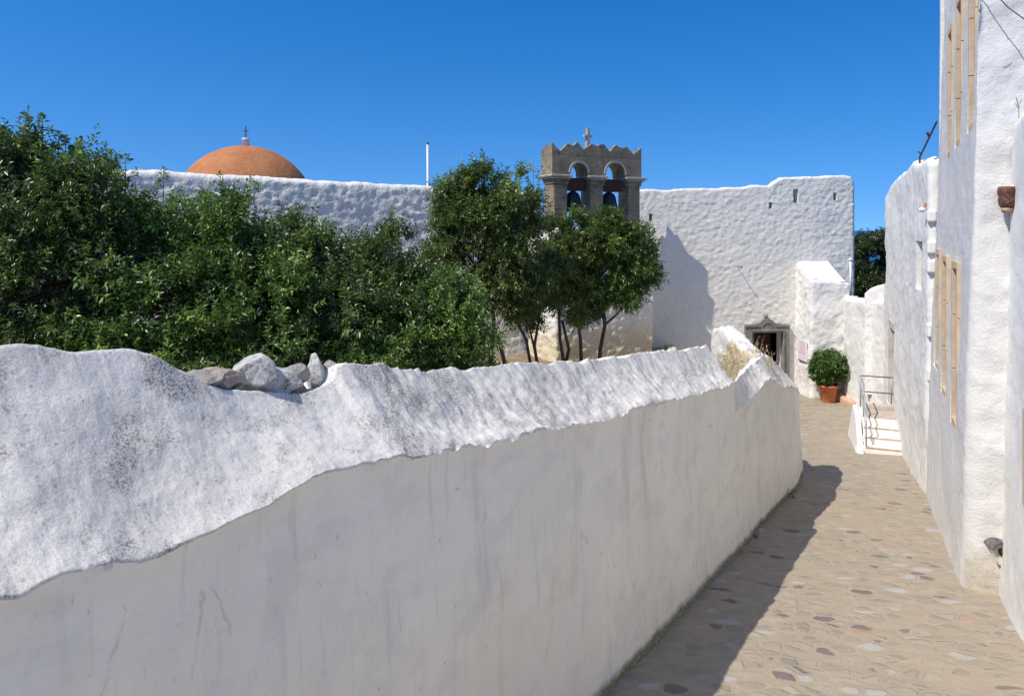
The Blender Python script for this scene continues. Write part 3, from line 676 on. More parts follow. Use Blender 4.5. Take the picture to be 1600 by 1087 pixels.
for k in range(2): mb.frame_box((nx0 - .031, ya - .12, za + .06 + k * .04), (.002, 0, 0), (0, -.45, 0), (0, 0, .012))
mb.build('pink_print', M['sign_ink'], sg); mg.build('grey_print', M['sign_grey'], sg)
mb = MB(); mb.frame_box((nx0 - .04, ya, za - .02), (.03, 0, 0), (0, yb - ya, 0), (0, 0, .02)); mb.build('bottom_rail', M['iron'], sg)

# pale pipe at the right end of the fortress wall
mb = MB(); q0 = DP(uD(1326), -2.3, .12); mb.tube([q0, q0 + Vector((0, 0, 1.25))], .035, 10); mb.lathe(q0 + Vector((0, 0, 1.25)), [(.03, 0), (.06, .02), (.06, .06), (.02, .09)], 12)
tag(mb.build('vent_pipe', M['white_paint'], origin=q0, smooth=True), 'thin white vent pipe with a small cap at the right end of the fortress wall', 'pipe')
# thin aerial bracket in the middle of the wall
mb = MB(); q0 = DP(uD(1152), zD(1152, 417), .0); q1 = DP(uD(1152), zD(1152, 417), .33)
mb.tube([q0, q1], .012, 6); mb.tube([q1, q1 + Vector((0, 0, .05))], .02, 6)
tag(mb.build('iron_peg', M['iron'], origin=q0), 'small iron peg sticking out of the fortress wall above the doorway', 'peg')

# ------------------------------------------------------------------ church wall under the belfry
TU = Vector((.883, .469, 0)).normalized(); TW = Vector((-TU.y, TU.x, 0)); T0 = Vector((1.13, 21.0, 0))
def TP(u, w, z): return T0 + TU * u + TW * w + Vector((0, 0, z))
a, b, c, d_ = TP(.12, 1.6, 0), TP(.12, -.05, 0), TP(3.62, -.05, 0), TP(3.62, 1.2, 0)
pC = dense_path([(a.x, a.y), (b.x, b.y), (c.x, c.y), (d_.x, d_.y)], .05)
v_, f_ = slab(None, -4.3, .03, .5, .06, .05, rubble(3.0, 4.6, .04, 8), .05, path=pC, roof=True, topnoise=.01)
tag(obj('church_wall', v_, f_, M['base_ochre'], origin=(2.5, 21.8, -3.9)), 'lumpy white wall with yellowed foot standing under the stone belfry', 'wall')

# ------------------------------------------------------------------ belfry
bt_ = thing('belfry', TP(1.6, .3, 0), 'weathered grey-brown stone belfry with two arches, zigzag battlements and a cross', 'belfry')
DEP = .62
def tbox(mb, u0, u1, w0, w1, z0, z1): mb.frame_box(TP(u0, w0, z0), TU * (u1 - u0), TW * (w1 - w0), (0, 0, z1 - z0))
for (u0, u1) in ((.10, .56), (1.36, 1.82), (2.74, 3.18)):
    mb = MB(); tbox(mb, u0, u1, .04, DEP - .04, .0, 1.30); p = mb.build('pier', M['tower_stone'], bt_, bevel=.03)
    mb = MB(); tbox(mb, u0 - .03, u1 + .03, .01, DEP - .01, 1.303, 1.40); tbox(mb, u0 - .055, u1 + .055, -.02, DEP + .02, 1.403, 1.45); mb.build('capital', M['tower_stone'], p, bevel=.02)
for (u0, u1) in ((-.06, .66), (1.22, 1.92), (2.58, 3.36)):
    mb = MB(); tbox(mb, u0, u1, -.09, DEP + .09, 1.50, 1.57); tbox(mb, u0 + .05, u1 - .05, -.05, DEP + .05, 1.453, 1.497); mb.build('cornice', M['tower_trim'], bt_, bevel=.02)
# upper wall with two arches
def arch_poly():
    A = [(.93, .295), (2.217, .35)]; z0 = 1.573
    pts = [(.02, z0)]
    for (c_, r_) in A:
        pts.append((c_ - r_, z0))
        for k in range(1, 16): t = math.pi * (1 - k / 16); pts.append((c_ + r_ * math.cos(t), z0 + .06 + r_ * math.sin(t)))
        pts.append((c_ + r_, z0))
    pts.append((3.2, z0)); return pts
def tpx(px, py):
    r_ = (px - CX) / F; u = (r_ * T0.y - T0.x) / (TU.x - TU.y * r_); return u, (HY - py) / F * (T0.y + TU.y * u)
zig = [tpx(*q) for q in ((861.5, 222), (868, 229), (875.5, 236), (882, 230), (887.5, 224.5), (892, 227), (897, 228), (902, 221.5), (912, 234), (924.7, 224.7), (929, 227), (933, 228.5), (938, 226), (943.4, 225.2), (952.8, 237.5), (963, 226.5), (967, 230), (973, 231.5), (979.4, 229.5), (990, 241.6), (1002.5, 231))]
low = arch_poly(); zpar = 2.15
poly = low + [(3.2, zpar), (.02, zpar)]
def prism(poly, w0, w1, mb=None):
    mb = mb or MB(); n = len(poly); v = [TP(a, w0, b) for a, b in poly] + [TP(a, w1, b) for a, b in poly]
    return mb.add(v, [tuple(range(n)), tuple(range(2 * n - 1, n - 1, -1))] + [(i + n, (i + 1) % n + n, (i + 1) % n, i)[::-1] for i in range(n)])
def fixn(o):
    bm = bmesh.new(); bm.from_mesh(o.data); bmesh.ops.triangulate(bm, faces=[f for f in bm.faces if len(f.verts) > 4]); bmesh.ops.recalc_face_normals(bm, faces=bm.faces); bm.to_mesh(o.data); bm.free(); return o
fixn(fr)
fixn(prism(poly, .0, DEP).build('arch_wall', M['tower_stone'], bt_))
zp = [(u, z) for u, z in zig]; bat = MB()
prism([(.02, zpar + .003)] + [(3.2, zpar + .003)] + [(max(.02, min(3.2, u)), z) for u, z in zp[::-1]], -.0, .13, bat)
fixn(bat.build('battlement', M['tower_stone'], bt_))
bat = MB(); prism([(.02, zpar + .003), (3.2, zpar + .003), (3.2, 2.30), (3.0, 2.22), (2.7, 2.26), (2.3, 2.2), (1.9, 2.28), (1.6, 2.22), (1.2, 2.27), (.8, 2.2), (.4, 2.28), (.02, 2.33)], DEP - .13, DEP, bat)
fixn(bat.build('battlement', M['tower_stone'], bt_))
for u0 in (.02, 3.08):
    mb = MB(); pr = [(.135, zpar + .004), (.485, zpar + .004), (.485, 2.44), (.31, 2.25), (.135, 2.44)]
    v = [TP(u0, w, z) for w, z in pr] + [TP(u0 + .12, w, z) for w, z in pr]; n = 5
    mb.add(v, [tuple(range(n)), tuple(range(2 * n - 1, n - 1, -1))] + [(i, (i + 1) % n, (i + 1) % n + n, i + n) for i in range(n)])
    fixn(mb.build('battlement', M['tower_stone'], bt_))
# raised arch mouldings
for (c_, r_) in ((.93, .295), (2.217, .35)):
    mb = MB(); N_ = 20; v = []; f = []
    for k in range(N_ + 1):
        t = math.pi * k / N_
        for (rr_, w) in ((r_ - .0, -.04), (r_ + .06, -.04), (r_ + .06, .0), (r_, .0)):
            v.append(TP(c_ + rr_ * math.cos(t), w, 1.633 + rr_ * math.sin(t)))
    for k in range(N_):
        for j in range(4): f.append((k * 4 + j, k * 4 + (j + 1) % 4, k * 4 + 4 + (j + 1) % 4, k * 4 + 4 + j))
    f += [(3, 2, 1, 0), tuple(N_ * 4 + j for j in range(4))]
    mb.add(v, f); fixn(mb.build('arch_moulding', M['tower_trim'], bt_))
# cross
cu, _ = tpx(924, 220); mb = MB(); cw = .07
prf = [(-.10, 2.20), (.12, 2.20), (.055, 2.56), (.04, 2.70), (.05, 2.73), (.15, 2.715), (.155, 2.80), (.05, 2.785), (.045, 2.95), (.06, 2.99), (-.05, 2.99), (-.04, 2.95), (-.045, 2.785), (-.14, 2.80), (-.14, 2.715), (-.045, 2.73), (-.04, 2.68), (-.06, 2.5)]
pv = [(cu + a, b) for a, b in prf]
fixn(prism(pv, .14, .25).build('cross', M['tower_trim'], bt_, bevel=.012))
# bells
for k, (c_, lab) in enumerate(((.93, 'dark bronze bell hanging in the left arch of the stone belfry'), (2.22, 'dark bronze bell hanging in the right arch of the stone belfry'))):
    base = TP(c_, .33, .50); be = thing('bell', base, lab, 'bell', 'bells in the belfry')
    prof = [(.36, 0), (.35, .03), (.29, .12), (.245, .28), (.215, .45), (.16, .56), (.05, .62)]
    MB().lathe(base, prof, 28).build('bell_body', M['bronze'], be, smooth=True)
    mb = MB(); tbox(mb, c_ - .36, c_ + .36, .20, .46, 1.13, 1.50); mb.tube([TP(c_, .33, 1.0), TP(c_, .33, 1.15)], .05, 8); mb.tube([TP(c_ - .48, .33, 1.2), TP(c_ + .5, .33, 1.2)], .03, 8)
    for s_ in (-.16, .16): mb.tube([TP(c_ + s_, .33, 1.3), TP(c_ + s_ * .3, .33, .99)], .015, 6)
    mb.build('headstock', M['old_timber'], be, bevel=.01)
    mb = MB(); mb.tube([TP(c_, .33, .95), TP(c_ + .03, .33, .45)], .015, 6); mb.lathe(TP(c_ + .03, .33, .40), [(.01, 0), (.04, .03), (.04, .07), (.01, .1)], 10); mb.build('clapper', M['iron'], be, smooth=True)

# ------------------------------------------------------------------ dome and pole behind the wall
dY = 24.; dc = P(384, 334, dY); Rd = 106 * dY / F
dm = thing('dome', (dc.x, dc.y, dc.z - 2), 'orange rendered dome with a small white lantern and cross rising behind the long wall', 'dome')
prof = [(Rd, -1.2), (Rd, -.2)] + [(Rd * math.cos(t), Rd * math.sin(t)) for t in np.linspace(0, math.pi / 2 - .03, 28)]
MB().lathe(dc, prof, 80).build('shell', M['dome'], dm, smooth=True)
MB().lathe((dc.x, dc.y, dc.z - 3.5), [(Rd + .25, -1), (Rd + .25, 2.3)], 48).build('drum', M['rubble_white'], dm)
lz = dc.z + Rd - .02
lt = MB().lathe((dc.x, dc.y, lz), [(.11, -.02), (.105, .2), (.12, .21), (.12, .26), (.09, .27)], 20).build('lantern', M['white_paint'], dm, smooth=True)
mb = MB(); mb.tube([(dc.x, dc.y, lz + .25), (dc.x, dc.y, lz + .66)], .018, 8); mb.tube([(dc.x - .09, dc.y, lz + .5), (dc.x + .09, dc.y, lz + .5)], .016, 8); mb.lathe((dc.x, dc.y, lz + .33), [(.01, 0), (.035, .03), (.01, .06)], 8)
mb.build('cross', M['iron'], dm)
p0 = P(670, 290, 22.3); p1 = P(668, 226, 22.3)
po = thing('white_pole', (p0.x, p0.y, -3.8), 'thin white pole with a dark tip standing behind the long wall', 'pole')
MB().tube([(p0.x, p0.y, -3.9), p1], .033, 10).build('shaft', M['white_paint'], po, smooth=True)
MB().tube([p1, p1 + Vector((.01, 0, .07))], [.036, .025], 8).build('tip', M['iron'], po)

# ------------------------------------------------------------------ buildings on the right
FT = .4663
near = Vector((5.33, 8.5)); fa = math.radians(25); fd = Vector((math.sin(fa), math.cos(fa))); fo = Vector((math.cos(fa), -math.sin(fa)))   # along, away from the lane
def B1(u, o=0., z=0.): q = near + fd * u + fo * o; return Vector((q.x, q.y, z))
far_u = 4.45
tb = thing('tall_house', B1(2, 1.5, -4.3), 'tall whitewashed house at the right with narrow windows framed in tan stone', 'house')
pth = [tuple(B1(far_u, 4.0)[:2]), tuple(B1(far_u, 0)[:2]), tuple(B1(0, 0)[:2]), tuple(B1(-.06, 4.0)[:2])]
p1_ = dense_path(pth, .05); uF = u_of(p1_, B1(far_u, 0)[:2]); uN = u_of(p1_, B1(0, 0)[:2])
def ub(u): return uF + (far_u - u)          # path length of a facade position u (0 = near corner)
def u_px(px): r_ = (px - CX) / F; return (r_ * near.y - near.x) / (fd.x - fd.y * r_)
wins = []
for (pc, zlo, zhi, hw) in ((1499.5, -2.58, -.42, .30), (1482.5, -2.42, -.38, .30), (1470.5, -2.22, -.31, .28)):
    uc_ = u_px(pc); wins.append((uc_, hw, zlo, zhi))
for (pc, zlo, zhi, hw) in ((1510, 1.20, 3.35, .30), (1490.5, 1.14, 3.22, .30), (1477.5, 1.07, 3.05, .28)):
    uc_ = u_px(pc); wins.append((uc_, hw, zlo, zhi))
ops = [(ub(c_ + h_), ub(c_ - h_), a_, b_, .30) for c_, h_, a_, b_ in wins]
def rough_end(u, z):
    e = np.clip((u - uN) / .1, 0, 1); l = .014 * fbm(u * 1.5, z * 1.5, 4, 4)
    band_ = (np.sin(z * 5.2 + 2 * fbm(u * 1, z * 1, 2, 2)) > -.2) * 1.
    return l + .003 * fbm(u * 14, z * 14, 1, 3) + e * (.014 * fbm(u * 3, z * 4, 7, 5, 0, .6) + .022 * np.abs(fbm(u * 9, z * 12, 8, 5, 0, .65)) * band_)
v_, f_ = slab(None, -4.75, 6.2, .4, .055, .055, rough_end, .05, openings=ops, path=p1_, roof=True, batter=.032, topnoise=.01)
wallo = obj('wall', v_, f_, M['facade_dirtyfoot'], tb)
def bat_off(z): return -.032 * (-z)
for i, (c_, h_, a_, b_) in enumerate(wins):
    # tan stone surround: both jambs, sill and lintel line the recess; dark shutter behind
    th = .075; mb = MB(); ex = .016
    def bx(u0, u1, o0_, o1_, z0, z1): 
        bo = bat_off((a_ + b_) / 2); mb.frame_box(B1(u0, o0_ + bo, z0), (B1(u1, 0) - B1(u0, 0)), (B1(0, o1_) - B1(0, o0_)), (0, 0, z1 - z0))
    nb = 3; hs_ = (b_ - a_) / nb
    for k in range(nb):                     # jambs laid in separate blocks
        for (s0, s1) in ((c_ + h_ - th, c_ + h_ + .005), (c_ - h_ - .005, c_ - h_ + th)):
            bx(s0, s1, -ex - .004 * (k % 2), .29, a_ + k * hs_ + .004, a_ + (k + 1) * hs_ - .004)
    bx(c_ - h_ + th + .002, c_ + h_ - th - .002, -ex - .01, .29, a_ + .001, a_ + .09); bx(c_ - h_ + th + .002, c_ + h_ - th - .002, -ex, .29, b_ - .10, b_ - .001)
    wf = mb.build('window', M['tan_stone'], tb, bevel=.006)
    mb = MB(); bx(c_ - h_, c_ + h_, .295, .33, a_, b_); mb.build('pane', M['glass'], wf)
    mb = MB(); bx(c_ - h_ + th, c_ - .03, .25, .285, a_ + .1, b_ - .1); bx(c_ + .03, c_ + h_ - th, .25, .285, a_ + .1, b_ - .1); mb.build('shutter', M['grey_wood'], wf)

# lower front house/wall nearest to the camera
cI = near + fo * .36 - fd * .02
lh = thing('low_house', (cI.x, cI.y - 2, -4), 'low whitewashed wall at the extreme right edge in front of the tall house', 'house')
q2 = cI - fd * 17; pl = [tuple(cI), tuple(q2), tuple(q2 + fo * 4)]
pL = dense_path(pl, .08); wu = 1.10
opL = [(wu, wu + .62, -2.75, -1.78, .25)]
v_, f_ = slab(None, -4.75, lambda u: 1.27 + 0 * u, .5, .07, .07, lumpy(.018, 1.2, .006, 9), .12, openings=opL, path=pL, batter=.03, topnoise=.03)
obj('wall', v_, f_, M['facade'], lh)
mb = MB()
for (s0, s1, z0, z1) in ((wu - .005, wu + .08, -2.75, -1.78), (wu + .54, wu + .625, -2.75, -1.78), (wu + .083, wu + .537, -2.75, -2.66), (wu + .083, wu + .537, -1.87, -1.78)):
    a3 = cI - fd * s0; mb.frame_box((a3.x - fo.x * .082, a3.y - fo.y * .082, z0), tuple(-fd * (s1 - s0)) + (0,), tuple(fo * .32) + (0,), (0, 0, z1 - z0))
wf = mb.build('window', M['tan_stone'], lh, bevel=.005)
a3 = cI - fd * wu + fo * .24; mb = MB(); mb.frame_box((a3.x, a3.y, -2.75), tuple(-fd * .62) + (0,), tuple(fo * .03) + (0,), (0, 0, .97)); mb.build('pane', M['glass'], wf)

# far lower house with stair door
b20 = Vector((7.145, 12.62)); ga = math.radians(21.8); gd = Vector((math.sin(ga), math.cos(ga))); go_ = Vector((math.cos(ga), -math.sin(ga)))
def B2(u, o=0., z=0.): q = b20 + gd * u + go_ * o; return Vector((q.x, q.y, z))
LB = 7.45
mh = thing('round_topped_house', B2(3, 1, -5), 'lower whitewashed house with rounded top corner and a narrow stone doorway above the steps', 'house')
p2_ = dense_path([tuple(B2(LB, 3)[:2]), tuple(B2(LB, 0)[:2]), tuple(B2(0, 0)[:2]), tuple(B2(0, 1.2)[:2])], .10); u2F = u_of(p2_, B2(LB, 0)[:2])
def u2(u): return u2F + LB - u
def zt2(u):
    q = u2F + LB - u      # facade position
    return np.interp(q, [-1, 0, 1.6, 2.5, 3.2, 5.5, 6.9, 7.3, 7.45, 9, 11], [1.18, 1.22, 1.30, 1.40, 1.30, 1.22, 1.10, .98, .90, .8, .8])
def uB2px(px): r_ = (px - CX) / F; return (r_ * b20.y - b20.x) / (gd.x - gd.y * r_)
d0, d1 = uB2px(1401), uB2px(1391); w0_, w1_ = uB2px(1441.5), uB2px(1434)
ops = [(u2(d1), u2(d0), -4.32, -2.22, .30), (u2(w1_), u2(w0_), -1.12, -.22, .22)]
v_, f_ = slab(None, -5.6, zt2, .4, .06, .06, lumpy(.03, 1.0, .010, 15), .14, openings=ops, path=p2_, roof=True, batter=.012, topnoise=.03)
obj('wall', v_, f_, M['facade'], mh)
mb = MB()
def b2x(mb, u0, u1, o0_, o1_, z0, z1): mb.frame_box(B2(u0, o0_, z0), B2(u1, 0) - B2(u0, 0), B2(0, o1_) - B2(0, o0_), (0, 0, z1 - z0))
bo = -.04
for k in range(3):
    for (s0, s1) in ((d0 - .005, d0 + .13), (d1 - .13, d1 + .005)): b2x(mb, s0, s1, bo - .012 + .004 * (k % 2), .28, -4.32 + k * .63 + .004, -4.32 + (k + 1) * .63 - .004)
b2x(mb, d0 + .132, d1 - .132, bo - .01, .28, -2.40, -2.22)
df = mb.build('door_frame', M['pale_stone'], mh, bevel=.008)
mb = MB(); b2x(mb, d0, d1, .22, .27, -4.32, -2.4); d_o = mb.build('door', M['grey_wood'], mh)
mb = MB(); mb.tube([B2(d0 + .25, .20, -3.4), B2(d0 + .25, .16, -3.3)], .015, 6); mb.build('handle', M['iron'], d_o)
mb = MB(); b2x(mb, w0_, w1_, .18, .21, -1.12, -.22); mb.build('window', M['glass'], mh)
# projecting corner stones
rr = random.Random(5)
for z in (.12, -.42, -.75, -1.85, -2.6):
    mb = MB(); s_ = rr.uniform(.14, .24); b2x(mb, -.07, .06, -.03, .12, z, z + s_); o_ = mb.build('corner_stone', M['facade'], mh, bevel=.03)
# small lamp fitting on that house
q = B2(uB2px(1449), -.03, .32)
fx = thing('wall_fitting', q, 'small white and coral fitting fixed high on the round-topped house', 'fitting')
MB().lathe(q + Vector((-.06, 0, 0)), [(.02, -.03), (.06, 0), (.05, .04), (.01, .06)], 10).build('cup', M['white_paint'], fx, smooth=True)
mb = MB(); mb.tube([q + Vector((-.02, 0, .03)), q + Vector((.0, 0, .12)), q + Vector((.05, 0, .1))], .022, 8); mb.build('bracket', M['coral'], fx)
# leaning iron rod from roof
r0 = P(1437, 246, 14.2); r1 = P(1464, 190, 12.9)
mb = MB(); mb.tube([r0 + Vector((0, 0, -.15)), r0, r1], .018, 6); mb.tube([r0.lerp(r1, .6), r0.lerp(r1, .6) + Vector((-.05, 0, .08))], .025, 6); mb.tube([r0.lerp(r1, .1), r0.lerp(r1, .1) + Vector((-.06, 0, .05))], .012, 6)
tag(mb.build('iron_rod', M['iron'], origin=r0), 'dark iron rod leaning from the roof edge against the tall house', 'rod')

# wall beyond the stairs
W3 = [(10.45, 23.2), (10.1, 22.3), tuple(B2(LB - .1, .12)[:2])]
v_, f_ = slab(W3, -5.6, lambda u: np.interp(u, [0, .9, 2.4, 3.8], [-2.12, -2.08, -2.02, -1.86]), .4, .06, .06, lumpy(.03, 1.4, .012, 19), .10, r=.3, topnoise=.04)
tag(obj('link_wall', v_, f_, M['facade'], origin=(10, 21, -5.3)), 'low bright white wall joining the buttress to the round-topped house behind the steps', 'wall')
pq = [tuple(P(1351, 0, 20.6)[:2]), (P(1382, 0, 20.3).x, 20.3)]
v_, f_ = slab(pq, -4.6, lambda u: np.interp(u, [0, .15, .7], [-1.80, -1.66, -1.45]), .5, .05, .06, lumpy(.02, 2, .01, 23), .02, topnoise=.02)
tag(obj('stepped_parapet', v_, f_, M['buttress'], origin=(10, 20.5, -4.5)), 'small white stepped parapet showing above the link wall before the dark tree', 'parapet')

# ------------------------------------------------------------------ steps and railing
st = thing('stone_steps', B2(3.7, -.4, -4.9), 'short flight of cream whitewashed steps up to the narrow doorway', 'steps')
s0 = B2(0, 0); SU = 3.45; WDT = .80
heights = [-4.76, -4.61, -4.455, -4.30]
for k, z in enumerate(heights[:-1]):
    ua = SU + .27 * k + .0; ub_ = SU + .27 * (k + 1) + (.002 if k < 3 else 0)
    n1, n2_ = 9, 5; v = []; f = []
    mb = MB(); b2x(mb, ua, ub_ - .004, -WDT + .02 * k, .06, -5.3, z - .003); s_o = mb.build('step', M['cream'], st, bevel=.018)
    mb = MB(); b2x(mb, ua - .012, ua + .045, -WDT + .05, -.03, z - .022, z + .003); mb.build('nosing', M['tread'], s_o, bevel=.008)
mb = MB(); b2x(mb, SU + .81, SU + 1.95, -WDT + .02, .06, -5.4, -4.31); mb.build('landing', M['cream'], st, bevel=.02)
mb = MB(); b2x(mb, SU + .83, SU + 1.70, -WDT + .10, .05, -4.307, -4.295); mb.build('landing_floor', M['tread'], st)
mb = MB(); b2x(mb, SU + 1.71, SU + 1.93, -WDT + .12, .05, -4.31, -4.19); mb.build('rear_sill', M['pale_stone'], st, bevel=.02)
# sloping side curb
cu_ = [(SU - .12, -5.3), (SU - .12, -4.86), (SU + .1, -4.74), (SU + .80, -4.33), (SU + 1.95, -4.27), (SU + 1.95, -5.4)]
v = [B2(a, -WDT - .10 - .16 * (1 if b < -5 else 0), b) for a, b in cu_] + [B2(a, -WDT + .015, b) for a, b in cu_]; n = len(cu_)
mb = MB(); mb.add(v, [tuple(range(n)), tuple(range(2 * n - 1, n - 1, -1))] + [(i, (i + 1) % n, (i + 1) % n + n, i + n) for i in range(n)])
fixn(mb.build('side_curb', M['facade'], st, bevel=.02))
ra = thing('railing', B2(4.2, -.8, -4.3), 'grey tubular metal railing around the landing and down the cream steps', 'railing')
ro = -WDT + .07; tz = -3.55; uA, uB, uCc = SU + .05, SU + .88, SU + 1.90
def rail(name, pts, r_=.017): return MB().tube(pts, r_, 10).build(name, M['steel'], ra, smooth=True)
rail('post', [B2(uA, ro, -4.80), B2(uA, ro, -4.05)]); rail('post', [B2(uB, ro, -4.31), B2(uB, ro, tz)]); rail('post', [B2(uCc, ro, -4.31), B2(uCc, ro, tz)]); rail('post', [B2(uCc, -.06, -4.31), B2(uCc, -.06, tz)])
rail('handrail', [B2(uCc, -.02, tz), B2(uCc, ro, tz), B2(uB, ro, tz), B2(uA, ro, -4.05)]); rail('middle_rail', [B2(uCc, -.02, tz - .38), B2(uCc, ro, tz - .38), B2(uB, ro, tz - .38), B2(uA, ro, -4.43)], .018)

# brick step next to the pot
v_, f_ = slab([(9.98, 22.95), (9.86, 21.6), (10.2, 21.45)], -5.5, -5.02, .5, .05, .05, lumpy(.02, 3, .01, 29), .04, topnoise=.03)
tag(obj('brick_step', v_, f_, M['brick'], origin=(10, 22.3, -5.3)), 'low orange brick step against the white wall right of the potted shrub', 'step')

# downpipe head, tile spout, cable and twig on the tall house end wall
e0 = B1(0, .30, 0)
def EW(o, z, out=0): return B1(-.03 - out, o, z)
hp = thing('downpipe_head', EW(.30, .27), 'brown glazed ceramic rainwater head splashed with white paint on the end wall', 'pipe')
cpx = P(1574, 310, 8.25)
cx_, cy_ = cpx.x, cpx.y
def sq(mb, z, r_): return [(cx_ - r_, cy_ - r_, z), (cx_ + r_, cy_ - r_, z), (cx_ + r_, cy_ + r_, z), (cx_ - r_, cy_ + r_, z)]
def stack(name, levels, mat, parent):
    v = []; [v.extend([(cx_ + a * math.cos(t), cy_ + a * math.sin(t), z) for t in np.linspace(0, 2 * math.pi, 13)[:-1] + .26]) for a, z in levels]
    n = 12; f = [(i * n + k, i * n + (k + 1) % n, (i + 1) * n + (k + 1) % n, (i + 1) * n + k) for i in range(len(levels) - 1) for k in range(n)]
    f += [tuple(range(n))[::-1], tuple((len(levels) - 1) * n + k for k in range(n))]
    return obj(name, v, f, mat, parent, smooth=True)
stack('lip', [(.055, .185), (.06, .22), (.062, .235)], M['tile'], hp)
stack('bowl', [(.062, .236), (.085, .27), (.092, .33), (.085, .37), (.098, .40), (.10, .44), (.088, .475)], M['ceramic'], hp)
mb = MB(); mb.tube([(cx_ + .055, cy_, .40), (cx_ + .10, cy_ + .02, .42), (cx_ + .2, cy_ + .1, .44)], [.085, .075, .07], 12); mb.build('inlet', M['white_paint'], hp, smooth=True)
MB().lathe((cx_ + .055, cy_ - .045, .36), [(.01, 0), (.04, .02), (.05, .07), (.03, .11)], 12).build('paint_splash', M['white_paint'], hp, smooth=True)
mb = MB(); ppx = P(1586, 300, 8.22); mb.tube([(ppx.x, ppx.y, 1.35), (ppx.x, ppx.y, .2), (ppx.x - .02, ppx.y, -.3)], [.012, .012, .008], 8)
sp = thing('tile_spout', EW(.26, -3.75), 'curved old roof tile forming a water spout low on the end wall', 'spout')
c0 = P(1560, 862, 8.25); v = []; f = []; NN = 16; Ro = .125
def sp_p(rr_, t, dep): return (c0.x + .02 + rr_ * math.cos(t), c0.y + dep, c0.z + rr_ * math.sin(t) + dep * .1)
for (dep, rr_) in ((.30, Ro), (-.035, Ro), (-.035, Ro - .028), (.30, Ro - .028)):
    for k in range(NN + 1): v.append(sp_p(rr_, math.radians(30 + 125 * k / NN), dep))
for j in range(4):
    for k in range(NN): a_ = j * (NN + 1) + k; b_ = ((j + 1) % 4) * (NN + 1) + k; f.append((a_, a_ + 1, b_ + 1, b_))
for e_ in (0, NN): f.append((e_, NN + 1 + e_, 2 * (NN + 1) + e_, 3 * (NN + 1) + e_))
fixn(obj('tile', v, f, M['tile_dark'], sp, smooth=False))
# pale funnel below it, narrowing to a lip
v = []; f = []; cols_ = 10; rws = 6
for i_ in range(rws):
    q_ = i_ / (rws - 1)
    for k in range(cols_ + 1):
        s_ = k / cols_ * 2 - 1; hw = (.098 * (1 - q_) ** .6 + .008); v.append((c0.x + .005 + .015 * q_ + hw * s_, c0.y - .005 + .03 * (1 - s_ * s_) * (1 - q_) , c0.z + .055 - .20 * q_ - .0 * s_))
for i_ in range(rws - 1):
    for k in range(cols_): a_ = i_ * (cols_ + 1) + k; f.append((a_, a_ + 1, a_ + cols_ + 2, a_ + cols_ + 1))
obj('funnel', v, f, M['pale_stone'], sp)
mb = MB(); mb.lathe((c0.x + .045, c0.y + .0, c0.z + .005), [(.005, -.06), (.035, -.03), (.04, .03), (.005, .06)], 12); mb.build('painted_hole', M['dark'], sp, smooth=True)  # solid near-black bulb, the darkness of a hole put into its colour
mb = MB(); v = []; f = []
for (dep, rr_) in ((-.015, Ro - .029), (-.015, Ro - .075)):
    for k in range(NN + 1): v.append(sp_p(rr_, math.radians(32 + 121 * k / NN), dep))
for k in range(NN): f.append((k, k + 1, NN + 2 + k, NN + 1 + k))
obj('inner_tile', v, f, M['tile'], sp)
mb = MB(); mb.tube([B1(0, .0, 3.1) + Vector((-.15, -.05, 0)), P(1575, 12, 8.1), P(1600, 30, 7.7), P(1660, 80, 7.0)], .006, 6)
tag(mb.build('cable', M['cable'], origin=P(1600, 30, 7.7)), 'thin black cable running down across the top right corner', 'cable')
mb = MB(); t0 = P(1592, 185, 7.85); mb.tube([t0, t0 + Vector((.0, 0, .12)), t0 + Vector((-.03, 0, .22))], .005, 5); mb.tube([t0 + Vector((0, 0, .1)), t0 + Vector((-.04, 0, .16))], .004, 5); mb.tube([t0 + Vector((0, 0, .15)), t0 + Vector((.03, 0, .2))], .004, 5)
tag(mb.build('wire_stub', M['dry'], origin=t0), 'thin dry twig sprouting from the top of the low wall at the right edge', 'twig')

# ------------------------------------------------------------------ loose stones on the wall top and lane
def rock(name, c, size, mat, label, seed, rot=0, group='loose stones on the broken wall top'):
    r_ = random.Random(seed); bm = bmesh.new(); bmesh.ops.create_icosphere(bm, subdivisions=4, radius=1)
    pl = []
    for k in range(13):
        d_ = Vector((r_.gauss(0, 1), r_.gauss(0, 1), r_.gauss(0, 1))).normalized(); pl.append((d_, r_.uniform(.58, .82)))
    co = np.array([v.co for v in bm.verts]); ns = fbm(co[:, 0] * 2.2, co[:, 1] * 2.2, co[:, 2] * 2.2, 5, seed, .6)
    for v, n_ in zip(bm.verts, ns):
        for d_, h_ in pl:
            e_ = v.co.dot(d_) - h_
            if e_ > 0: v.co -= d_ * e_ * .94
        v.co *= 1.18 + .06 * float(n_); v.co = Vector((v.co.x * size[0], v.co.y * size[1], v.co.z * size[2]))
    me = bpy.data.meshes.new(name); bm.to_mesh(me); bm.free(); me.materials.append(mat)
    o = bpy.data.objects.new(name, me); COL.objects.link(o); o.location = c; o.rotation_euler = (0, rot, r_.uniform(0, 6))
    tag(o, label, 'rock', group); return o
def on_top(px, py, back=.10):
    w, Yv = on_plane(px, .47 + back); return P(px, py - 3, Yv)
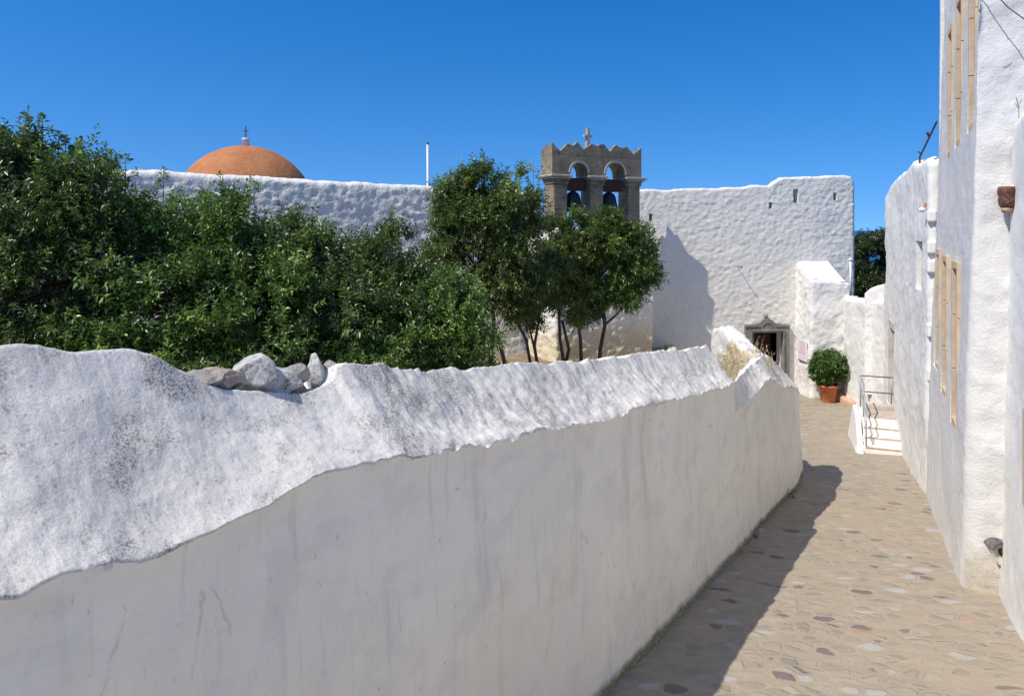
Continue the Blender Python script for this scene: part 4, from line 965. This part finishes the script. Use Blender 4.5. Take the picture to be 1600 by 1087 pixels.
for (px_, py_, sx, sy, sz, mt, rt_, lab) in (
    (315, 596, .10, .09, .035, 'rock_grey', .2, 'small grey stone at the left end of the loose stones, half buried'),
    (343, 594, .11, .09, .055, 'rock_brown', 0, 'dark brown stone with a grey top, left of the big boulder'),
    (392, 586, .14, .11, .085, 'rock_white', -.35, 'largest loose boulder, pale and mottled, on the broken wall top'),
    (365, 607, .09, .07, .022, 'rock_grey', 0, 'flat grey slab lying in front of the largest boulder'),
    (437, 597, .12, .10, .075, 'rock_white', .1, 'rounded white stone right of the largest boulder'),
    (462, 590, .07, .07, .06, 'rock_grey', .3, 'small grey stone behind the dry brown weed'),
    (428, 611, .09, .07, .028, 'rock_white', .2, 'small white wedge of stone at the front of the broken wall top'),
    (461, 612, .065, .06, .04, 'rock_brown', 0, 'small rusty brown stone at the front between white stones'),
    (494, 590, .062, .06, .105, 'rock_white', .12, 'upright white stone standing on its end on the wall top'),
    (518, 587, .06, .06, .085, 'rock_grey', .55, 'leaning grey stone next to the upright white one'),
    (524, 600, .05, .05, .035, 'rock_brown', 0, 'little brown stone below the leaning grey one')):
    pos = on_top(px_, py_); rock('loose_rock', pos, (sx * 1.0, sy * 1.0, sz * 1.05), M[mt], lab, int(px_), rt_)
# packed rubble core that they rest on
mbv = []; us = np.linspace(300, 520, 60)
rows_ = []
for back in (.02, .09, .18, .30, .45):
    row = []
    for q in us:
        w, Yv = on_plane(q, .46 + back); zr = float(np.interp(w, R1[:, 0], R1[:, 1])); zr += -.02 + .014 * float(fbm(q / 14., back * 9, 0, 3)) - max(0, back - .2) * .3 - .035
        x = WR[0] + WD[0] * w + WN[0] * (.46 + back); y = WR[1] + WD[1] * w + WN[1] * (.46 + back); row.append((x, y, zr))
    rows_.append(row)
rv = np.array(rows_).reshape(-1, 3); i = np.arange(5 * 60).reshape(5, 60)
o = obj('rubble_core', rv, np.stack([i[:-1, :-1], i[:-1, 1:], i[1:, 1:], i[1:, :-1]], -1).reshape(-1, 4).tolist(), M['rock_grey'], gw)
pz = P(1186, 832, 10.6); pz.z = float(laneZ(10.6)) + .03; pz.x = (1186 - 800) / F * 10.6
rock('lane_pebble', pz, (.05, .04, .035), M['rock_white'], 'small white stone lying in the shade on the paving near the wall', 77, 0, None)
gp = P(1186, 832, 1); yy = 3.3 / ((832 - HY) / F - .1); 
bpy.data.objects['lane_pebble'].location = ((1186 - CX) / F * yy, yy, float(laneZ(yy)) + .03)

# ------------------------------------------------------------------ foliage
def leaf_mesh(name, bases, dirs, lens, wid, mat, parent, rng, fold=.25, droop=.3, var=None):
    """bases (N,3) start of each leaf, dirs (N,3) unit, lens (N,)"""
    N = len(bases); up = np.array((0, 0, 1.)); rnd = rng.normal(0, 1, (N, 3)) * .55 + up
    side = np.cross(dirs, rnd); side /= np.linalg.norm(side, axis=1)[:, None] + 1e-9
    nrm = np.cross(side, dirs); L = lens[:, None]; Wd = L * wid
    mid = bases + dirs * L * .45; tip = bases + dirs * L - up * L * droop * rng.uniform(.2, 1, (N, 1))
    l = mid + side * Wd + nrm * Wd * fold; r_ = mid - side * Wd + nrm * Wd * fold
    v = np.stack([bases, l, tip, r_], 1).reshape(-1, 3).astype(np.float32)
    me = bpy.data.meshes.new(name); me.vertices.add(4 * N); me.vertices.foreach_set('co', v.ravel())
    b = np.arange(N)[:, None] * 4; tri = np.concatenate([b + 0, b + 1, b + 2, b + 0, b + 2, b + 3], 1).ravel().astype(np.int32)
    me.loops.add(6 * N); me.loops.foreach_set('vertex_index', tri); me.polygons.add(2 * N)
    me.polygons.foreach_set('loop_start', np.arange(2 * N, dtype=np.int32) * 3); me.polygons.foreach_set('loop_total', np.full(2 * N, 3, np.int32))
    me.update(calc_edges=True)
    at = me.attributes.new('var', 'FLOAT', 'POINT'); vr = rng.uniform(0, 1, N) if var is None else var
    at.data.foreach_set('value', np.repeat(vr, 4).astype(np.float32))
    me.materials.append(mat); o = bpy.data.objects.new(name, me); COL.objects.link(o)
    if parent is not None:
        o.parent = parent; o.location = -parent.location
    return o
def shoots_to_leaves(rng, sb, sd, sl, per, ll, spread=.9):
    """leaves arranged around shoots: sb base, sd direction, sl length"""
    S_ = len(sb); t = np.tile(np.linspace(.12, 1, per), (S_, 1)) + rng.normal(0, .03, (S_, per))
    ph = np.arange(per)[None, :] * 2.4 + rng.uniform(0, 6.28, (S_, 1))
    a = np.cross(sd, rng.normal(0, 1, (S_, 3))); a /= np.linalg.norm(a, axis=1)[:, None]; b = np.cross(sd, a)
    base = sb[:, None, :] + sd[:, None, :] * (t * sl[:, None])[..., None]
    rad = a[:, None, :] * np.cos(ph)[..., None] + b[:, None, :] * np.sin(ph)[..., None]
    d = sd[:, None, :] * (.35 + .5 * t[..., None]) + rad * spread + rng.normal(0, .18, (S_, per, 3))
    d /= np.linalg.norm(d, axis=2)[..., None]
    L = ll * rng.uniform(.7, 1.25, (S_, per)) * (1.05 - .3 * t)
    return base.reshape(-1, 3), d.reshape(-1, 3), L.ravel(), t
def tree(name, base, trunks, blobs, nshoot, ll, mat, label, group, seed, per=12, spikes=(), wid=.19, cat='tree', sl=(.14, .34), inner=.35, clumpf=1.1):
    nshoot = int(nshoot * 1.25); ll *= 1.12
    rng = np.random.default_rng(seed); root = thing(name, base, label, cat, group)
    vols = np.array([b[3] * b[4] * b[5] for b in blobs]) ** .7; pr = vols / vols.sum()
    # clumps on and in every blob
    cl = []
    nc = int(34 * len(blobs) * clumpf)
    for _ in range(nc):
        b = blobs[rng.choice(len(blobs), p=pr)]; d = rng.normal(0, 1, 3); d /= np.linalg.norm(d)
        r_ = rng.uniform(inner, 1.) ** .5; cl.append((b[0] + d[0] * b[3] * r_, b[1] + d[1] * b[4] * r_, b[2] + d[2] * b[5] * r_, d[0], d[1], d[2], rng.uniform(.12, .34) * (b[3] * b[5]) ** .5, rng.uniform(0, 1)))
    cl = np.array(cl); ci = rng.integers(0, len(cl), nshoot); c = cl[ci]
    off = rng.normal(0, 1, (nshoot, 3)); off /= np.linalg.norm(off, axis=1)[:, None]; off *= rng.uniform(.2, 1, (nshoot, 1)) ** .6
    sb = c[:, :3] + off * c[:, 6:7] * np.array((1, 1, .8)); od = off + c[:, 3:6] * .7 + np.array((0, 0, .55)) + rng.normal(0, .3, (nshoot, 3))
    sd = od / np.linalg.norm(od, axis=1)[:, None]; sln = rng.uniform(sl[0], sl[1], nshoot)
    vr = np.repeat(np.clip(c[:, 7] * .55 + rng.uniform(0, .45, nshoot), 0, 1), per)
    for (sx, sy, sz, h_, n_) in spikes:      # tall single shoots breaking the outline
        for k in range(n_):
            q = np.array((sx + rng.normal(0, .05), sy + rng.normal(0, .06), sz + h_ * k / n_)); sb = np.vstack([sb, q])
            dd_ = np.array((rng.normal(0, .35), rng.normal(0, .35), 1.)); dd_ /= np.linalg.norm(dd_); sd = np.vstack([sd, dd_]); sln = np.append(sln, h_ / n_ * 1.5); vr = np.append(vr, np.full(per, rng.uniform(.3, .95)))
    B_, D_, L_, t = shoots_to_leaves(rng, sb, sd, sln, per, ll)
    vr = np.clip(vr + rng.uniform(-.15, .15, len(vr)), 0, 1)
    leaf_mesh('crown', B_, D_, L_, wid, mat, root, rng, var=vr)
    mb = MB()
    rnd = random.Random(seed)
    for tr in trunks: mb.tube(tr[0], tr[1], 9)
    # limbs from the trunks out to the clumps
    tops = [Vector(tr[0][-1]) for tr in trunks]
    for k in range(0, len(cl), max(1, len(cl) // 46)):
        p = Vector(cl[k][:3]); s_ = min(tops, key=lambda q: (q - p).length); m_ = s_.lerp(p, .5) + Vector((rnd.gauss(0, .08), rnd.gauss(0, .08), rnd.uniform(-.05, .12)))
        mb.tube([s_, m_, p], [.022, .014, .006], 5)
    for (sx, sy, sz, h_, n_) in spikes: mb.tube([(sx, sy, sz - .1), (sx, sy, sz + h_)], [.008, .004], 4)
    mb.build('trunk', M['bark'], root, smooth=True)
    return root
def bl(px, py, Y, wpx, hpx, d=None):
    """blob from its centre in the picture, its distance and its half sizes in photo pixels"""
    p = P(px, py, Y); return (p.x, p.y, p.z, wpx * Y / F, (d or wpx * Y / F), hpx * Y / F)
def tk(pts, Y, r0_, r1_):
    n = len(pts); return ([P(a, b, Y + dy) for a, b, dy in pts], [r0_ + (r1_ - r0_) * k / (n - 1) for k in range(n)])
def spk(px, py0, py1, Y, n=4): p = P(px, py0, Y); return (p.x, p.y, p.z, (py0 - py1) * Y / F, n)
G = 'trees in the garden behind the lane wall'
GZ = -3.82
tree('garden_tree', (-5.6, 9.3, GZ), [([(-5.6, 9.3, GZ), (-5.5, 9.3, -2), (-5.3, 9.3, -.6)], [.10, .08, .05])],
     [bl(60, 330, 9.3, 115, 110, .9), bl(-70, 330, 9.2, 110, 110, .9), bl(20, 285, 9.6, 70, 55, .6), bl(125, 310, 9.4, 55, 45, .5), bl(60, 460, 9.0, 130, 90, .8), bl(-60, 480, 9, 110, 100, .8), bl(0, 560, 8.8, 150, 60, .7)],
     4300, .085, M['leaf_dark'], 'tallest dark leafy tree at the left edge, its shoots rising against the sky', G, 101,
     spikes=[spk(45, 265, 180, 9.3, 13), spk(66, 265, 186, 9.3, 10), spk(102, 280, 210, 9.3, 11), spk(130, 290, 224, 9.3, 9), spk(5, 260, 200, 9.4, 11), spk(22, 260, 215, 9.4, 8), spk(182, 300, 238, 9.3, 9), spk(196, 310, 246, 9.4, 6), spk(160, 300, 248, 9.3, 8), spk(82, 270, 225, 9.3, 7), spk(-20, 250, 190, 9.3, 8)])
tree('garden_tree', (-3.4, 10.6, GZ), [([(-3.4, 10.6, GZ), (-3.4, 10.5, -2.2), (-3.5, 10.5, -1)], [.09, .07, .05])],
     [bl(300, 400, 10.4, 115, 85, .8), bl(220, 370, 10.4, 75, 60, .6), bl(370, 370, 10.4, 65, 65, .6), bl(260, 500, 9.6, 130, 80, .8), bl(400, 480, 10., 90, 90, .8), bl(330, 560, 9., 120, 55, .6), bl(180, 540, 9, 90, 60, .6)],
     4600, .085, M['leaf_mid'], 'broad green tree in front of the long wall, below and left of the orange dome', G, 102,
     spikes=[spk(255, 305, 268, 10.3, 4), spk(348, 310, 275, 10.3, 3), spk(385, 320, 278, 10.3, 5), spk(398, 340, 290, 10.3, 4), spk(300, 325, 300, 10.3, 3), spk(320, 325, 296, 10.3, 3)])
tree('garden_tree', (-1.8, 11.6, GZ), [([(-1.8, 11.6, GZ), (-1.8, 11.6, -2.4), (-1.9, 11.6, -1.3)], [.09, .07, .05])],
     [bl(490, 430, 11.4, 75, 70, .7), bl(570, 440, 11.6, 65, 60, .6), bl(450, 385, 11.4, 45, 45, .5), bl(540, 510, 10.8, 110, 75, .8), bl(610, 400, 11.7, 28, 45, .35), bl(450, 550, 10.2, 90, 50, .6), bl(620, 480, 11.5, 50, 60, .5)],
     3700, .085, M['leaf_dark'], 'dark green tree in the middle of the row with one tall thin shoot', G, 103,
     spikes=[spk(612, 380, 325, 11.7, 6), spk(608, 400, 350, 11.7, 4), spk(488, 362, 322, 11.4, 3), spk(575, 388, 358, 11.5, 3), spk(440, 345, 318, 11.4, 3), spk(640, 420, 385, 11.6, 3)])
tree('garden_bush', (-.6, 11.6, GZ), [([(-.6, 11.6, GZ), (-.7, 11.6, -2.9)], [.06, .04])],
     [bl(680, 500, 11.4, 70, 50, .6), bl(720, 540, 11.2, 55, 42, .5), bl(640, 545, 11, 80, 42, .6), bl(560, 570, 10.3, 80, 30, .5), bl(700, 460, 11.6, 45, 35, .4)],
     2300, .08, M['leaf_mid'], 'low fresh green bush right behind the wall coping left of the bare trunks', 'bushes behind the lane wall', 104, cat='bush', spikes=[spk(690, 440, 425, 11.5, 2)])
tree('garden_tree', (-.5, 16, GZ), [tk([(765, 585, 0), (768, 540, 0), (772, 500, 0), (765, 450, 0)], 16.2, .055, .035), tk([(793, 585, 0), (783, 545, 0), (772, 510, 0), (760, 440, .1)], 15.8, .05, .03)],
     [bl(750, 400, 16, 72, 90, .9), bl(790, 350, 16, 55, 55, .7), bl(725, 330, 16, 42, 50, .6), bl(755, 300, 16, 38, 38, .5), bl(800, 440, 16, 50, 55, .7), bl(720, 450, 15.7, 45, 45, .6), bl(745, 500, 15.8, 38, 42, .5), bl(820, 300, 16.2, 25, 30, .4), bl(690, 380, 16, 26, 50, .5)],
     4200, .095, M['leaf_olive'], 'tall slender tree immediately left of the stone belfry', G, 105, clumpf=0.75, wid=.18,
     spikes=[spk(757, 275, 236, 16, 3), spk(722, 290, 255, 16, 3), spk(740, 280, 255, 16, 3), spk(790, 305, 275, 16, 3), spk(825, 290, 262, 16.2, 3), spk(833, 300, 252, 16.2, 3), spk(842, 300, 268, 16.2, 2)])
tree('garden_tree', (.6, 17, GZ), [tk([(842, 585, 0), (835, 540, 0), (842, 500, 0), (845, 470, 0)], 17, .045, .02), tk([(830, 575, 0), (822, 530, 0), (808, 505, 0), (800, 480, 0)], 17.1, .04, .02), tk([(835, 545, 0), (828, 515, 0), (818, 485, 0)], 17, .03, .015)],
     [bl(840, 465, 17, 32, 22, .4), bl(815, 450, 17, 30, 30, .4), bl(855, 430, 17.1, 28, 40, .4), bl(828, 500, 17, 20, 12, .25)],
     900, .08, M['leaf_dark'], 'spindly forked tree with thin bare stems between the slender tree and the belfry trees', G, 106)
tree('garden_tree', (1.4, 18, GZ), [tk([(884, 585, 0), (875, 530, 0), (873, 480, 0), (880, 440, 0)], 18, .045, .03), tk([(880, 585, 0), (889, 545, 0), (878, 500, 0)], 18.1, .05, .03), tk([(909, 580, 0), (907, 530, 0), (900, 480, 0)], 18.2, .05, .03)],
     [bl(885, 420, 18, 38, 50, .7), bl(905, 375, 18, 40, 38, .6), bl(870, 380, 18, 26, 35, .5), bl(895, 470, 18, 40, 35, .6), bl(940, 365, 18.2, 28, 30, .5)],
     2000, .10, M['leaf_olive'], 'three-stemmed olive green tree standing in front of the belfry piers', G, 107, clumpf=0.6, spikes=[spk(905, 345, 325, 18, 2), spk(880, 350, 332, 18, 2)])
tree('garden_tree', (2.3, 18, GZ), [tk([(935, 585, 0), (938, 545, 0), (945, 510, 0), (943, 480, 0)], 18.2, .055, .04), tk([(944, 508, 0), (965, 490, 0), (985, 460, 0)], 18.2, .03, .018), tk([(943, 500, 0), (930, 470, 0), (930, 440, 0)], 18.2, .03, .018)],
     [bl(975, 400, 18.2, 45, 40, .7), bl(950, 375, 18.2, 35, 32, .6), bl(1000, 390, 18.2, 30, 32, .5), bl(985, 445, 18.2, 38, 30, .6), bl(955, 435, 18.3, 35, 35, .6), bl(1000, 430, 18.2, 22, 35, .4), bl(925, 480, 18.2, 18, 15, .3)],
     2000, .10, M['leaf_mid'], 'small rounded tree on a single leaning trunk right of the belfry', G, 108, clumpf=0.55, spikes=[spk(972, 362, 340, 18.2, 2), spk(1015, 370, 352, 18.2, 2), spk(1028, 395, 375, 18.2, 2)])
# far trees in the gap
tree('far_tree', (20.2, 42, -9), [([(20.2, 42, -9), (20.2, 42, -5)], [.3, .2])],
     [bl(1352, 400, 42, 42, 38, 1.6), bl(1392, 400, 42, 45, 42, 1.6), bl(1350, 450, 41.5, 45, 40, 1.5), bl(1395, 455, 41.5, 45, 45, 1.5), bl(1320, 430, 42, 30, 50, 1.4)],
     4200, .18, M['leaf_far'], 'dark dense tree filling the gap between the fortress wall and the round-topped house', None, 109, per=10, sl=(.25, .6), wid=.22)

# potted shrub
pp = Vector((9.60, 22.35, float(laneZ(22.35)) + .0))
ps = thing('potted_shrub', pp, 'round leafy green shrub in a terracotta pot at the foot of the white buttress', 'potted plant')
MB().lathe(pp, [(.175, 0), (.185, .02), (.255, .46), (.285, .465), (.29, .53), (.265, .535), (.25, .50), (.24, .47)], 32).build('pot', M['terracotta'], ps, smooth=True)
MB().lathe(pp + Vector((0, 0, .44)), [(.24, 0), (.235, .03)], 24).build('soil', M['soil'], ps)
mb = MB(); rnd = random.Random(9)
for k in range(7):
    a_ = k * .9; mb.tube([pp + Vector((.03 * math.cos(a_), .03 * math.sin(a_), .45)), pp + Vector((.25 * math.cos(a_), .25 * math.sin(a_), .85)), pp + Vector((.5 * math.cos(a_), .4 * math.sin(a_), 1.2))], [.018, .012, .006], 6)
mb.build('stem', M['bark'], ps)
rng = np.random.default_rng(5); N = 800; d = rng.normal(0, 1, (N, 3)); d /= np.linalg.norm(d, axis=1)[:, None]
lobes = rng.normal(0, 1, (22, 3)); lobes /= np.linalg.norm(lobes, axis=1)[:, None]
lb = np.max(d @ lobes.T, axis=1); rad = rng.uniform(.35, 1, (N, 1)) ** .5 * (.80 + .24 * (lb[:, None] - .8) / .2)
sb = np.array(pp) + np.array((0, 0, 1.03)) + d * rad * np.array((.58, .52, .50)); sd = d * .9 + np.array((0, 0, .35)) + rng.normal(0, .25, (N, 3)); sd /= np.linalg.norm(sd, axis=1)[:, None]
B_, D_, L_, t = shoots_to_leaves(rng, sb, sd, rng.uniform(.06, .14, N), 8, .085, 1.1)
leaf_mesh('foliage', B_, D_, L_, .30, M['leaf_pot'], ps, rng, var=np.clip(np.repeat(rng.uniform(0, .8, N), 8) + rng.uniform(0, .25, N * 8), 0, 1))

# weeds and dry grass
def weed(name, c, h, n, ll, mat, label, cat='weed', seed=1, group=None, spread=.5, wid=.12, per=6):
    rng = np.random.default_rng(seed); c = np.array(c, float); root = thing(name, tuple(c), label, cat, group)
    d = rng.normal(0, spread, (n, 3)); d[:, 2] = 1; d /= np.linalg.norm(d, axis=1)[:, None]; sb = c + rng.normal(0, 1, (n, 3)) * np.array((.05, .05, 0)) * (h / .3)
    L = rng.uniform(.5, 1, n) * h; B_, D_, L2, t = shoots_to_leaves(rng, sb, d, L, per, ll, .7); leaf_mesh('leaves', B_, D_, L2, wid, mat, root, rng)
    mb = MB()
    for k in range(n): mb.tube([sb[k], sb[k] + d[k] * L[k]], [.003 + h * .006, .0015], 4)
    mb.build('stalk', mat, root); return root
def foot(px, py): y = 3.3 / ((py - HY) / F - .1); return ((px - CX) / F * y, y, float(laneZ(y)))
a_ = foot(1232, 778); weed('weed', a_, .30, 9, .07, M['weed'], 'small green weed growing at the foot of the lane wall near its far end', seed=2, wid=.25)
for (q, lab, sd_) in (((1072, 944), 'tiny dark weed at the foot of the lane wall halfway along the shade', 3), ((962, 1052), 'tiny weed at the foot of the lane wall nearest the bottom edge', 4), ((1292 - 110, 842), 'tiny tuft at the foot of the lane wall beside the white pebble', 6)):
    weed('weed', foot(*q), .07, 7, .03, M['weed'], lab, seed=sd_, wid=.2, per=4)
q = on_top(466, 600); weed('dry_weed', (q.x, q.y, q.z - .05), .17, 5, .035, M['dry_brown'], 'taller dry brown weed standing among the loose stones', seed=7, spread=.16, wid=.35, per=9)
q = on_top(444, 606, .05); weed('dry_weed', (q.x, q.y, q.z - .03), .10, 4, .03, M['dry_brown'], 'shorter dry brown weed in front of the rounded white stone', seed=8, spread=.16, wid=.35, per=9)
# dry grass on and along the side wall
rng = np.random.default_rng(31); n = 900; uu_ = rng.uniform(uC + .2, uE, n); 
X0 = np.interp(uu_, uu, x_); Y0 = np.interp(uu_, uu, y_); NXa = np.interp(uu_, uu, nx_); NYa = np.interp(uu_, uu, ny_); zz = ztD(uu_) - rng.uniform(.1, 1.0, n) ** 1.0 - np.interp(uu_, [uC, uC + 1.3, uE], [.5, .2, .0])
sb = np.stack([X0 + NXa * .03, Y0 + NYa * .03, zz], -1); d = np.stack([NXa, NYa, 0 * NXa + .6], -1) + rng.normal(0, .5, (n, 3)); d /= np.linalg.norm(d, axis=1)[:, None]
o = leaf_mesh('dry_grass', sb, d, rng.uniform(.04, .10, n), .07, M['dry'], None, rng); tag(o, 'straw-coloured dry grass clinging to the side wall', 'grass', None, 'stuff')
n = 900; s_ = rng.uniform(0, 1, n); q = rng.uniform(0, 1, n) ** 1.5
bx_ = T0.x + TU.x * (.1 + 3.7 * s_) - TW.x * (.08 + .7 * q); by_ = T0.y + TU.y * (.1 + 3.7 * s_) - TW.y * (.08 + .7 * q)
sb = np.stack([bx_, by_, np.full(n, GZ)], -1); d = rng.normal(0, .35, (n, 3)); d[:, 2] = 1; d /= np.linalg.norm(d, axis=1)[:, None]
o = leaf_mesh('dry_ground_cover', sb, d, rng.uniform(.06, .24, n), .03, M['dry'], None, rng); tag(o, 'dry yellow grass along the foot of the church wall', 'grass', None, 'stuff')
for (px_, py_, Y_, h_, lab, sd_) in ((1178, 548, 12.6, .42, 'pale dry stalk rising above the white cap in front of the doorway', 41), (1206, 562, 12.0, .38, 'dry reddish-yellow stalk bending in front of the dark door', 42), (1112, 545, 15.2, .45, 'grey dry shrub left of the white cap', 43), (1190, 552, 12.2, .25, 'small dry stalk on the side wall below the door frame', 44)):
    q = P(px_, py_, Y_); weed('dry_stalk', (q.x, q.y, q.z - .1), h_, 6, .045, M['dry'], lab, 'dry plant', sd_, spread=.3, wid=.2, per=8)
